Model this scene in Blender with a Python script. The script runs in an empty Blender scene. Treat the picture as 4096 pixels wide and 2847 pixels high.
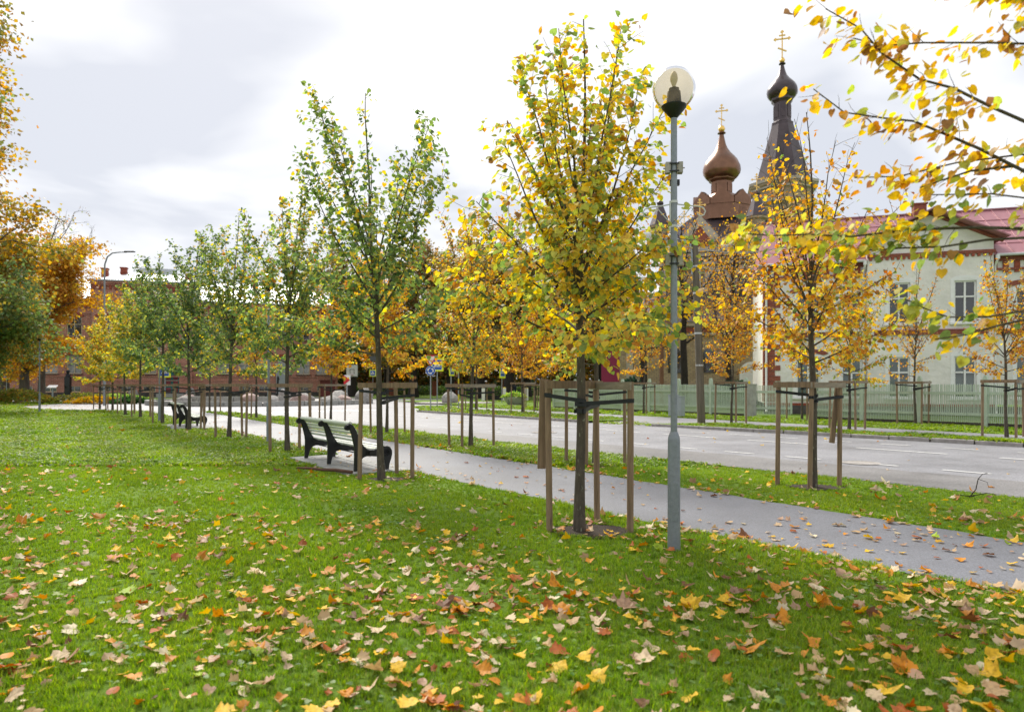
import bpy, bmesh, math, random
import numpy as np
from mathutils import Vector, Matrix, Euler
R = math.radians
sc = bpy.context.scene
C = sc.collection

# ------------------------------------------------------------------ camera
cam_d = bpy.data.cameras.new('camera')
cam_d.sensor_width = 36.0
cam_d.lens = 24.0
cam_d.shift_y = 0.0287
cam_d.clip_start = 0.1
cam_d.clip_end = 3000
cam_d.dof.use_dof = True
cam_d.dof.focus_distance = 9.0
cam_d.dof.aperture_fstop = 2.0
cam = bpy.data.objects.new('camera', cam_d)
cam.location = (0, 0, 1.55)
cam.rotation_euler = (R(90), 0, 0)
C.objects.link(cam)
sc.camera = cam

# ------------------------------------------------------------------ sky and sun
SUN_AZ, SUN_EL = R(-24), R(44)          # azimuth from +Y towards +X (negative: left of view)
w = bpy.data.worlds.new('World')
sc.world = w
w.use_nodes = True
nt = w.node_tree
for n in list(nt.nodes):
    nt.nodes.remove(n)
out = nt.nodes.new('ShaderNodeOutputWorld')
bg = nt.nodes.new('ShaderNodeBackground')
bg.inputs['Strength'].default_value = 0.1
sky = nt.nodes.new('ShaderNodeTexSky')
sky.sky_type = 'NISHITA'
sky.sun_disc = False
sky.sun_elevation = SUN_EL
sky.sun_rotation = SUN_AZ
sky.dust_density = 2.0
tc = nt.nodes.new('ShaderNodeTexCoord')
sep = nt.nodes.new('ShaderNodeSeparateXYZ')
nt.links.new(tc.outputs['Generated'], sep.inputs[0])
zz = nt.nodes.new('ShaderNodeMath'); zz.operation = 'ADD'; zz.inputs[1].default_value = 0.22
zm = nt.nodes.new('ShaderNodeMath'); zm.operation = 'MAXIMUM'; zm.inputs[1].default_value = 0.0
nt.links.new(sep.outputs['Z'], zm.inputs[0]); nt.links.new(zm.outputs[0], zz.inputs[0])
dx = nt.nodes.new('ShaderNodeMath'); dx.operation = 'DIVIDE'
dy = nt.nodes.new('ShaderNodeMath'); dy.operation = 'DIVIDE'
nt.links.new(sep.outputs['X'], dx.inputs[0]); nt.links.new(zz.outputs[0], dx.inputs[1])
nt.links.new(sep.outputs['Y'], dy.inputs[0]); nt.links.new(zz.outputs[0], dy.inputs[1])
cmb = nt.nodes.new('ShaderNodeCombineXYZ')
nt.links.new(dx.outputs[0], cmb.inputs['X']); nt.links.new(dy.outputs[0], cmb.inputs['Y'])
SKY_SEED = 57.3
cmb.inputs['Z'].default_value = SKY_SEED
cl = nt.nodes.new('ShaderNodeTexNoise')
cl.inputs['Scale'].default_value = 1.25
cl.inputs['Detail'].default_value = 4.5
cl.inputs['Roughness'].default_value = 0.5
cl.inputs['Distortion'].default_value = 0.4
nt.links.new(cmb.outputs[0], cl.inputs['Vector'])
cr = nt.nodes.new('ShaderNodeValToRGB')      # under-sides of the cloud deck: pale blue grey to white
cr.color_ramp.elements[0].position = 0.42
cr.color_ramp.elements[0].color = (1.9, 1.98, 2.18, 1)
cr.color_ramp.elements[1].position = 0.68
cr.color_ramp.elements[1].color = (3.35, 3.32, 3.28, 1)
e = cr.color_ramp.elements.new(0.55); e.color = (2.62, 2.65, 2.74, 1)
nt.links.new(cl.outputs['Fac'], cr.inputs[0])
mx = nt.nodes.new('ShaderNodeMixRGB')
mx.inputs[0].default_value = 0.98
nt.links.new(sky.outputs[0], mx.inputs[1]); nt.links.new(cr.outputs[0], mx.inputs[2])
nt.links.new(mx.outputs[0], bg.inputs['Color'])
nt.links.new(bg.outputs[0], out.inputs['Surface'])

sun_d = bpy.data.lights.new('sun', 'SUN')
sun_d.energy = 1.5
sun_d.angle = R(24)
sun_d.color = (1.0, 0.95, 0.86)
sun = bpy.data.objects.new('sun', sun_d)
sd = Vector((math.sin(SUN_AZ) * math.cos(SUN_EL), math.cos(SUN_AZ) * math.cos(SUN_EL), math.sin(SUN_EL)))
sun.rotation_euler = sd.to_track_quat('Z', 'Y').to_euler()
sun.location = (-20, 30, 60)
C.objects.link(sun)

sc.view_settings.view_transform = 'Standard'
sc.view_settings.look = 'None'
sc.view_settings.gamma = 1.0
sc.view_settings.use_curve_mapping = False
sc.view_settings.exposure = 1.95
sc.render.engine = 'CYCLES'
sc.cycles.use_denoising = True
sc.cycles.max_bounces = 6
sc.cycles.diffuse_bounces = 3
sc.cycles.glossy_bounces = 3
sc.cycles.transmission_bounces = 5
sc.cycles.transparent_max_bounces = 8
sc.cycles.sample_clamp_indirect = 6

# ------------------------------------------------------------------ materials
M = {}


def new_mat(name):
    m = bpy.data.materials.new(name)
    m.use_nodes = True
    t = m.node_tree
    b = t.nodes['Principled BSDF']
    M[name] = m
    return m, t, b


def nd(t, kind, **kw):
    n = t.nodes.new(kind)
    for k, v in kw.items():
        n.inputs[k].default_value = v
    return n


def ramp(t, src, stops):
    r = t.nodes.new('ShaderNodeValToRGB')
    els = r.color_ramp.elements
    els[0].position, els[0].color = stops[0][0], (*stops[0][1], 1)
    els[1].position, els[1].color = stops[-1][0], (*stops[-1][1], 1)
    for p, c in stops[1:-1]:
        e = els.new(p); e.color = (*c, 1)
    t.links.new(src, r.inputs[0])
    return r


def mat(name, col, rough=0.7, var=0.2, scale=6.0, bump=0.15, bscale=40.0, metal=0.0, stretch=(1, 1, 1), spots=None, dist=0.01, spec=0.4):
    """plain surface: two scales of noise in the colour, fine bump; spots=(colour, threshold, scale) for lichen, rust, stains"""
    m, t, b = new_mat(name)
    co = t.nodes.new('ShaderNodeTexCoord')
    mp = t.nodes.new('ShaderNodeMapping'); mp.inputs['Scale'].default_value = stretch
    t.links.new(co.outputs['Object'], mp.inputs[0])
    n1 = nd(t, 'ShaderNodeTexNoise', Scale=scale, Detail=6.0, Roughness=0.65)
    t.links.new(mp.outputs[0], n1.inputs['Vector'])
    lo = tuple(c * (1 - var) for c in col); hi = tuple(min(1, c * (1 + var)) for c in col)
    r = ramp(t, n1.outputs['Fac'], [(0.3, lo), (0.7, hi)])
    last = r.outputs[0]
    if spots:
        n3 = nd(t, 'ShaderNodeTexNoise', Scale=spots[2], Detail=4.0)
        t.links.new(mp.outputs[0], n3.inputs['Vector'])
        rr = ramp(t, n3.outputs['Fac'], [(spots[1], (0, 0, 0)), (spots[1] + 0.06, (1, 1, 1))])
        mm = t.nodes.new('ShaderNodeMixRGB'); mm.inputs[2].default_value = (*spots[0], 1)
        t.links.new(rr.outputs[0], mm.inputs[0]); t.links.new(last, mm.inputs[1])
        last = mm.outputs[0]
    t.links.new(last, b.inputs['Base Color'])
    b.inputs['Roughness'].default_value = rough
    b.inputs['Metallic'].default_value = metal
    b.inputs['Specular IOR Level'].default_value = spec
    if bump:
        n2 = nd(t, 'ShaderNodeTexNoise', Scale=bscale, Detail=5.0)
        t.links.new(mp.outputs[0], n2.inputs['Vector'])
        bp = nd(t, 'ShaderNodeBump', Strength=bump, Distance=dist)
        t.links.new(n2.outputs['Fac'], bp.inputs['Height'])
        t.links.new(bp.outputs[0], b.inputs['Normal'])
    return m


def brick_mat(name, c1, c2, mortar, bw, bh, mw=0.012, plane='XZ', var=0.5):
    m, t, b = new_mat(name)
    co = t.nodes.new('ShaderNodeTexCoord')
    sp = t.nodes.new('ShaderNodeSeparateXYZ'); cb = t.nodes.new('ShaderNodeCombineXYZ')
    t.links.new(co.outputs['Object'], sp.inputs[0])
    ad = t.nodes.new('ShaderNodeMath'); ad.operation = 'ADD'
    t.links.new(sp.outputs['X'], ad.inputs[0]); t.links.new(sp.outputs['Y'], ad.inputs[1])
    t.links.new(ad.outputs[0], cb.inputs['X']); t.links.new(sp.outputs['Z'], cb.inputs['Y'])
    br = t.nodes.new('ShaderNodeTexBrick')
    br.inputs['Scale'].default_value = 1.0
    br.inputs['Brick Width'].default_value = bw
    br.inputs['Row Height'].default_value = bh
    br.inputs['Mortar Size'].default_value = mw
    br.inputs['Color1'].default_value = (*c1, 1)
    br.inputs['Color2'].default_value = (*c2, 1)
    br.inputs['Mortar'].default_value = (*mortar, 1)
    t.links.new(cb.outputs[0], br.inputs['Vector'])
    n1 = nd(t, 'ShaderNodeTexNoise', Scale=0.8, Detail=6.0, Roughness=0.7)
    t.links.new(co.outputs['Object'], n1.inputs['Vector'])
    r = ramp(t, n1.outputs['Fac'], [(0.3, (1 - var * 0.5,) * 3), (0.7, (1 + var * 0.3,) * 3)])
    mm = t.nodes.new('ShaderNodeMixRGB'); mm.blend_type = 'MULTIPLY'; mm.inputs[0].default_value = 1
    t.links.new(br.outputs[0], mm.inputs[1]); t.links.new(r.outputs[0], mm.inputs[2])
    t.links.new(mm.outputs[0], b.inputs['Base Color'])
    b.inputs['Roughness'].default_value = 0.85
    bp = nd(t, 'ShaderNodeBump', Strength=0.5, Distance=0.02)
    iv = t.nodes.new('ShaderNodeMath'); iv.operation = 'SUBTRACT'; iv.inputs[0].default_value = 1
    t.links.new(br.outputs['Fac'], iv.inputs[1]); t.links.new(iv.outputs[0], bp.inputs['Height'])
    t.links.new(bp.outputs[0], b.inputs['Normal'])
    return m


def leaf_mat(name, transl=0.45, rough=0.5, nscale=38.0):
    """leaf: colour from the leaf itself (attribute Col), blotches, light through the blade"""
    m, t, b = new_mat(name)
    at = t.nodes.new('ShaderNodeAttribute'); at.attribute_name = 'Col'
    co = t.nodes.new('ShaderNodeTexCoord')
    n1 = nd(t, 'ShaderNodeTexNoise', Scale=nscale, Detail=4.0)
    t.links.new(co.outputs['Object'], n1.inputs['Vector'])
    r = ramp(t, n1.outputs['Fac'], [(0.3, (0.62, 0.56, 0.48)), (0.52, (1, 1, 1)), (0.75, (1.15, 1.1, 0.95))])
    mm = t.nodes.new('ShaderNodeMixRGB'); mm.blend_type = 'MULTIPLY'; mm.inputs[0].default_value = 1
    t.links.new(at.outputs['Color'], mm.inputs[1]); t.links.new(r.outputs[0], mm.inputs[2])
    t.links.new(mm.outputs[0], b.inputs['Base Color'])
    b.inputs['Roughness'].default_value = rough
    b.inputs['Specular IOR Level'].default_value = 0.35
    tr = t.nodes.new('ShaderNodeBsdfTranslucent')
    hs = t.nodes.new('ShaderNodeHueSaturation'); hs.inputs['Saturation'].default_value = 1.15; hs.inputs['Value'].default_value = 1.35
    t.links.new(mm.outputs[0], hs.inputs['Color']); t.links.new(hs.outputs[0], tr.inputs['Color'])
    ms = t.nodes.new('ShaderNodeMixShader'); ms.inputs[0].default_value = transl
    t.links.new(b.outputs[0], ms.inputs[1]); t.links.new(tr.outputs[0], ms.inputs[2])
    t.links.new(ms.outputs[0], t.nodes['Material Output'].inputs['Surface'])
    return m


def glass_mat(name, col, rough=0.06, curtain=None):
    """window pane seen from outside: dark room behind, sky in the reflection"""
    m, t, b = new_mat(name)
    co = t.nodes.new('ShaderNodeTexCoord')
    n1 = nd(t, 'ShaderNodeTexNoise', Scale=1.3, Detail=3.0)
    t.links.new(co.outputs['Object'], n1.inputs['Vector'])
    r = ramp(t, n1.outputs['Fac'], [(0.35, tuple(c * 0.55 for c in col)), (0.65, tuple(c * 1.4 for c in col))])
    t.links.new(r.outputs[0], b.inputs['Base Color'])
    b.inputs['Roughness'].default_value = rough
    b.inputs['Specular IOR Level'].default_value = 0.9
    bp = nd(t, 'ShaderNodeBump', Strength=0.05, Distance=0.02)
    n2 = nd(t, 'ShaderNodeTexNoise', Scale=2.2)
    t.links.new(co.outputs['Object'], n2.inputs['Vector'])
    t.links.new(n2.outputs['Fac'], bp.inputs['Height']); t.links.new(bp.outputs[0], b.inputs['Normal'])
    return m


def grass_ground_mat(name):
    m, t, b = new_mat(name)
    co = t.nodes.new('ShaderNodeTexCoord')
    n1 = nd(t, 'ShaderNodeTexNoise', Scale=0.35, Detail=8.0, Roughness=0.7)
    n2 = nd(t, 'ShaderNodeTexNoise', Scale=26.0, Detail=6.0, Roughness=0.75)
    for n in (n1, n2):
        t.links.new(co.outputs['Object'], n.inputs['Vector'])
    r1 = ramp(t, n1.outputs['Fac'], [(0.3, (0.11, 0.19, 0.02)), (0.55, (0.15, 0.25, 0.024)), (0.75, (0.20, 0.28, 0.032))])
    r2 = ramp(t, n2.outputs['Fac'], [(0.3, (0.5, 0.5, 0.5)), (0.7, (1.25, 1.25, 1.2))])
    mm = t.nodes.new('ShaderNodeMixRGB'); mm.blend_type = 'MULTIPLY'; mm.inputs[0].default_value = 1
    t.links.new(r1.outputs[0], mm.inputs[1]); t.links.new(r2.outputs[0], mm.inputs[2])
    t.links.new(mm.outputs[0], b.inputs['Base Color'])
    b.inputs['Roughness'].default_value = 0.9
    b.inputs['Specular IOR Level'].default_value = 0.15
    bp = nd(t, 'ShaderNodeBump', Strength=0.8, Distance=0.04)
    t.links.new(n2.outputs['Fac'], bp.inputs['Height']); t.links.new(bp.outputs[0], b.inputs['Normal'])
    return m


def asphalt_mat(name, col, rough, patch=0.25, fine=90.0, cracks=0.6):
    m, t, b = new_mat(name)
    co = t.nodes.new('ShaderNodeTexCoord')
    n1 = nd(t, 'ShaderNodeTexNoise', Scale=0.5, Detail=7.0, Roughness=0.65)
    n2 = nd(t, 'ShaderNodeTexNoise', Scale=fine, Detail=4.0, Roughness=0.7)
    n3 = nd(t, 'ShaderNodeTexVoronoi', Scale=0.55); n3.feature = 'DISTANCE_TO_EDGE'
    nw = nd(t, 'ShaderNodeTexNoise', Scale=1.2, Detail=5.0)
    vm = t.nodes.new('ShaderNodeMixRGB'); vm.inputs[0].default_value = 0.35
    t.links.new(co.outputs['Object'], nw.inputs['Vector'])
    t.links.new(co.outputs['Object'], vm.inputs[1]); t.links.new(nw.outputs['Color'], vm.inputs[2])
    t.links.new(vm.outputs[0], n3.inputs['Vector'])
    for n in (n1, n2):
        t.links.new(co.outputs['Object'], n.inputs['Vector'])
    r1 = ramp(t, n1.outputs['Fac'], [(0.3, tuple(c * (1 - patch) for c in col)), (0.7, tuple(c * (1 + patch) for c in col))])
    r2 = ramp(t, n2.outputs['Fac'], [(0.3, (0.55, 0.55, 0.55)), (0.5, (1, 1, 1)), (0.7, (1.5, 1.5, 1.5))])
    mm = t.nodes.new('ShaderNodeMixRGB'); mm.blend_type = 'MULTIPLY'; mm.inputs[0].default_value = 1
    t.links.new(r1.outputs[0], mm.inputs[1]); t.links.new(r2.outputs[0], mm.inputs[2])
    r3 = ramp(t, n3.outputs['Distance'], [(0.0, (0.7, 0.7, 0.7)), (0.006, (1, 1, 1))])     # cracks
    m2 = t.nodes.new('ShaderNodeMixRGB'); m2.blend_type = 'MULTIPLY'; m2.inputs[0].default_value = cracks
    t.links.new(mm.outputs[0], m2.inputs[1]); t.links.new(r3.outputs[0], m2.inputs[2])
    t.links.new(m2.outputs[0], b.inputs['Base Color'])
    rr = ramp(t, n1.outputs['Fac'], [(0.3, (rough - 0.08,) * 3), (0.7, (rough + 0.1,) * 3)])
    t.links.new(rr.outputs[0], b.inputs['Roughness'])
    b.inputs['Specular IOR Level'].default_value = 0.5
    bp = nd(t, 'ShaderNodeBump', Strength=0.25, Distance=0.006)
    t.links.new(n2.outputs['Fac'], bp.inputs['Height']); t.links.new(bp.outputs[0], b.inputs['Normal'])
    return m


grass_ground_mat('lawn')
mat('soil', (0.045, 0.032, 0.022), 0.95, 0.4, 14, 0.9, 60, dist=0.03)
asphalt_mat('path', (0.135, 0.14, 0.16), 0.6, 0.25, 70.0, 0.12)
asphalt_mat('road', (0.20, 0.20, 0.215), 0.62, 0.3, 45)
asphalt_mat('old_asphalt', (0.155, 0.15, 0.15), 0.62, 0.35, 40, 0.8)
asphalt_mat('plaza', (0.24, 0.22, 0.20), 0.65, 0.25, 30)
mat('road_paint', (0.60, 0.60, 0.59), 0.6, 0.18, 9, 0.1, 70, spots=((0.40, 0.40, 0.41), 0.62, 11))
mat('kerb', (0.30, 0.28, 0.26), 0.85, 0.3, 5, 0.5, 60)
mat('slab', (0.33, 0.33, 0.32), 0.8, 0.22, 5, 0.3, 60)
mat('concrete', (0.36, 0.36, 0.34), 0.85, 0.25, 2.5, 0.4, 40, spots=((0.2, 0.2, 0.19), 0.63, 3))
mat('stake', (0.24, 0.165, 0.105), 0.8, 0.35, 4, 0.35, 40, stretch=(6, 6, 0.5), spots=((0.10, 0.075, 0.055), 0.66, 5))
mat('stake_grey', (0.29, 0.245, 0.20), 0.85, 0.3, 4, 0.35, 40, stretch=(1.5, 6, 6))
mat('strap', (0.012, 0.014, 0.018), 0.42, 0.3, 12, 0.2, 120)
mat('bark', (0.085, 0.07, 0.053), 0.9, 0.45, 9, 0.9, 30, stretch=(2, 2, 0.6), spots=((0.23, 0.24, 0.17), 0.635, 26), dist=0.012)
mat('bark_dark', (0.030, 0.024, 0.020), 0.95, 0.4, 5, 0.9, 14, stretch=(2, 2, 0.5), dist=0.04)
mat('bark_old', (0.095, 0.080, 0.066), 0.95, 0.4, 3, 1.0, 9, stretch=(2, 2, 0.4), dist=0.06)
mat('galvanised', (0.23, 0.255, 0.285), 0.5, 0.14, 30, 0.06, 120, metal=0.35)
mat('grey_steel', (0.30, 0.33, 0.36), 0.45, 0.12, 20, 0.04, 100, metal=0.4)
mat('clamp', (0.33, 0.31, 0.27), 0.6, 0.2, 20, 0.1, 100, metal=0.3)
mat('white_metal', (0.55, 0.56, 0.56), 0.5, 0.12, 20, 0.05, 80)
mat('black_plastic', (0.010, 0.012, 0.014), 0.4, 0.25, 20, 0.08, 80)
mat('cast_iron', (0.008, 0.009, 0.011), 0.33, 0.3, 25, 0.12, 90, spec=0.5)
mat('bench_paint', (0.68, 0.71, 0.64), 0.42, 0.12, 9, 0.12, 50, stretch=(0.4, 4, 4), spots=((0.42, 0.45, 0.36), 0.69, 14))
mat('bulb', (0.70, 0.62, 0.50), 0.5, 0.1, 20, 0)
mat('plaster', (0.74, 0.715, 0.67), 0.9, 0.13, 1.1, 1.0, 3.4, dist=0.05)
mat('white_trim', (0.78, 0.78, 0.77), 0.6, 0.06, 4, 0.05, 50)
mat('roof_pink', (0.36, 0.15, 0.17), 0.38, 0.16, 1.2, 0.06, 8)
brick_mat('brick_red', (0.30, 0.075, 0.045), (0.23, 0.055, 0.035), (0.28, 0.16, 0.12), 0.26, 0.085, 0.006)
mat('brick_piece', (0.28, 0.07, 0.043), 0.88, 0.35, 5, 0.4, 40)
brick_mat('brick_school', (0.50, 0.17, 0.115), (0.34, 0.115, 0.08), (0.52, 0.39, 0.31), 0.50, 0.17, 0.022)
brick_mat('brick_yellow', (0.46, 0.36, 0.21), (0.34, 0.255, 0.145), (0.22, 0.18, 0.14), 0.36, 0.15, 0.018)
mat('limestone', (0.40, 0.36, 0.30), 0.9, 0.2, 1.5, 0.3, 10)
mat('copper', (0.20, 0.105, 0.065), 0.30, 0.25, 0.9, 0.06, 4, metal=0.75)
mat('copper_dark', (0.075, 0.058, 0.062), 0.32, 0.3, 0.9, 0.06, 4, metal=0.5)
mat('gold', (0.85, 0.55, 0.16), 0.28, 0.1, 5, 0, metal=0.9)
mat('school_roof', (0.50, 0.53, 0.56), 0.45, 0.12, 1.2, 0.05, 4, metal=0.3)
mat('dark_stone', (0.075, 0.068, 0.066), 0.85, 0.5, 1.6, 0.8, 4, dist=0.06)
mat('cream_frame', (0.58, 0.50, 0.32), 0.6, 0.08, 6, 0)
glass_mat('pane', (0.075, 0.105, 0.10))  # greenish reflections on the glass are put into this lighter base colour
glass_mat('pane_dark', (0.028, 0.034, 0.036), 0.04)
glass_mat('pane_curtain', (0.30, 0.31, 0.31), 0.15)
mat('door_teal', (0.012, 0.13, 0.12), 0.45, 0.15, 4, 0.05, 30)
mat('door_maroon', (0.16, 0.018, 0.028), 0.45, 0.15, 4, 0.05, 30)
mat('fence_green', (0.46, 0.54, 0.45), 0.7, 0.14, 4, 0.15, 40, stretch=(4, 4, 0.7), spots=((0.27, 0.36, 0.28), 0.66, 5))
mat('dark_board', (0.07, 0.06, 0.05), 0.9, 0.3, 4, 0.3, 20)
mat('pole_wood', (0.135, 0.115, 0.085), 0.9, 0.35, 3, 0.5, 25, stretch=(5, 5, 0.3), dist=0.02)
mat('pole_brown', (0.17, 0.085, 0.05), 0.9, 0.3, 3, 0.4, 25, stretch=(5, 5, 0.3))
mat('sign_blue', (0.012, 0.085, 0.40), 0.4, 0.06, 8, 0)
mat('sign_white', (0.75, 0.75, 0.75), 0.4, 0.05, 8, 0)
mat('sign_yellow', (0.75, 0.82, 0.02), 0.4, 0.05, 8, 0)
mat('sign_red', (0.55, 0.02, 0.03), 0.4, 0.05, 8, 0)
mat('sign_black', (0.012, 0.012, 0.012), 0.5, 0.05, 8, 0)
mat('sign_back', (0.10, 0.105, 0.11), 0.5, 0.15, 8, 0, metal=0.4)
mat('magenta', (0.22, 0.012, 0.055), 0.55, 0.08, 3, 0.03, 20)
mat('cabinet', (0.33, 0.37, 0.38), 0.6, 0.1, 5, 0.05, 40)
mat('iron_black', (0.012, 0.013, 0.014), 0.5, 0.2, 10, 0)
mat('white_post', (0.72, 0.71, 0.69), 0.7, 0.1, 6, 0.1, 30)
mat('yellow_cap', (0.68, 0.55, 0.03), 0.6, 0.1, 6, 0)
mat('granite_pink', (0.36, 0.26, 0.235), 0.85, 0.35, 5, 0.7, 14, dist=0.03)
mat('granite_grey', (0.30, 0.285, 0.27), 0.85, 0.4, 5, 0.7, 14, dist=0.03, spots=((0.45, 0.44, 0.42), 0.6, 9))
mat('black_granite', (0.010, 0.011, 0.013), 0.15, 0.3, 20, 0)
mat('bronze_dark', (0.020, 0.024, 0.032), 0.35, 0.3, 12, 0.2, 30, metal=0.6)
mat('cloth_navy', (0.010, 0.016, 0.035), 0.9, 0.2, 10, 0.3, 40)
mat('skin', (0.45, 0.27, 0.19), 0.6, 0.08, 10, 0)
mat('hair', (0.03, 0.02, 0.015), 0.7, 0.2, 30, 0.2, 80)
mat('twig_wood', (0.11, 0.055, 0.035), 0.9, 0.3, 8, 0.3, 40)
mat('wire', (0.30, 0.31, 0.33), 0.5, 0.1, 10, 0)
mat('shed_red', (0.13, 0.028, 0.022), 0.7, 0.2, 4, 0.1, 20)
leaf_mat('leaf', 0.55)
leaf_mat('fallen', 0.25, 0.6, 3.5)
bm_ = leaf_mat('blade', 0.45, 0.45)
t = bm_.node_tree                                # lawn colour drifts over metres, with faint mowing bands along the street
oi = t.nodes.new('ShaderNodeObjectInfo')
n1 = nd(t, 'ShaderNodeTexNoise', Scale=0.55, Detail=4.0); t.links.new(oi.outputs['Location'], n1.inputs['Vector'])
r1 = ramp(t, n1.outputs['Fac'], [(0.32, (0.78, 0.88, 0.95)), (0.5, (1, 1, 1)), (0.68, (1.22, 1.12, 1.05))])
dt = t.nodes.new('ShaderNodeVectorMath'); dt.operation = 'DOT_PRODUCT'; dt.inputs[1].default_value = (0.822, 0.570, 0)
t.links.new(oi.outputs['Location'], dt.inputs[0])
ml = t.nodes.new('ShaderNodeMath'); ml.operation = 'MULTIPLY'; ml.inputs[1].default_value = 3.4
t.links.new(dt.outputs['Value'], ml.inputs[0])
sn = t.nodes.new('ShaderNodeMath'); sn.operation = 'SINE'; t.links.new(ml.outputs[0], sn.inputs[0])
r2 = t.nodes.new('ShaderNodeMapRange'); r2.inputs[1].default_value = -1; r2.inputs[2].default_value = 1; r2.inputs[3].default_value = 0.90; r2.inputs[4].default_value = 1.12
t.links.new(sn.outputs[0], r2.inputs[0])
src = [n for n in t.nodes if n.type == 'ATTRIBUTE'][0]
tgt = [n for n in t.nodes if n.type == 'MIX_RGB'][0]
a1 = t.nodes.new('ShaderNodeMixRGB'); a1.blend_type = 'MULTIPLY'; a1.inputs[0].default_value = 1
a2 = t.nodes.new('ShaderNodeMixRGB'); a2.blend_type = 'MULTIPLY'; a2.inputs[0].default_value = 1
t.links.new(src.outputs['Color'], a1.inputs[1]); t.links.new(r1.outputs[0], a1.inputs[2])
t.links.new(a1.outputs[0], a2.inputs[1]); t.links.new(r2.outputs[0], a2.inputs[2])
t.links.new(a2.outputs[0], tgt.inputs[1])


def globe_mat():
    m, t, b = new_mat('globe')
    tr = t.nodes.new('ShaderNodeBsdfTransparent'); tr.inputs[0].default_value = (0.87, 0.83, 0.73, 1)
    tl = t.nodes.new('ShaderNodeBsdfTranslucent'); tl.inputs[0].default_value = (0.42, 0.38, 0.29, 1)
    gl = t.nodes.new('ShaderNodeBsdfGlossy'); gl.inputs['Roughness'].default_value = 0.12; gl.inputs[0].default_value = (0.9, 0.9, 0.9, 1)
    co = t.nodes.new('ShaderNodeTexCoord')
    n = nd(t, 'ShaderNodeTexNoise', Scale=5.0, Detail=4.0); t.links.new(co.outputs['Object'], n.inputs['Vector'])
    r = ramp(t, n.outputs['Fac'], [(0.35, (0.12, 0.12, 0.12)), (0.7, (0.20, 0.20, 0.20))])
    a = t.nodes.new('ShaderNodeMixShader'); t.links.new(r.outputs[0], a.inputs[0])
    t.links.new(tr.outputs[0], a.inputs[1]); t.links.new(tl.outputs[0], a.inputs[2])
    lw = t.nodes.new('ShaderNodeLayerWeight'); lw.inputs['Blend'].default_value = 0.10
    s = t.nodes.new('ShaderNodeMixShader'); t.links.new(lw.outputs[0], s.inputs[0])
    t.links.new(a.outputs[0], s.inputs[1]); t.links.new(gl.outputs[0], s.inputs[2])
    t.links.new(s.outputs[0], t.nodes['Material Output'].inputs['Surface'])


globe_mat()

# ------------------------------------------------------------------ helpers
def link(o, parent=None):
    C.objects.link(o)
    if parent is not None:
        o.parent = parent
    return o


def tag(o, label=None, cat=None, group=None, kind=None):
    for k, v in (('label', label), ('category', cat), ('group', group), ('kind', kind)):
        if v:
            o[k] = v
    return o


def empty(name, loc=(0, 0, 0), rz=0.0, label=None, cat=None, group=None):
    o = bpy.data.objects.new(name, None)
    o.empty_display_size = 0.2
    o.location = loc
    o.rotation_euler = (0, 0, rz)
    C.objects.link(o)
    return tag(o, label, cat, group)


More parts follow.
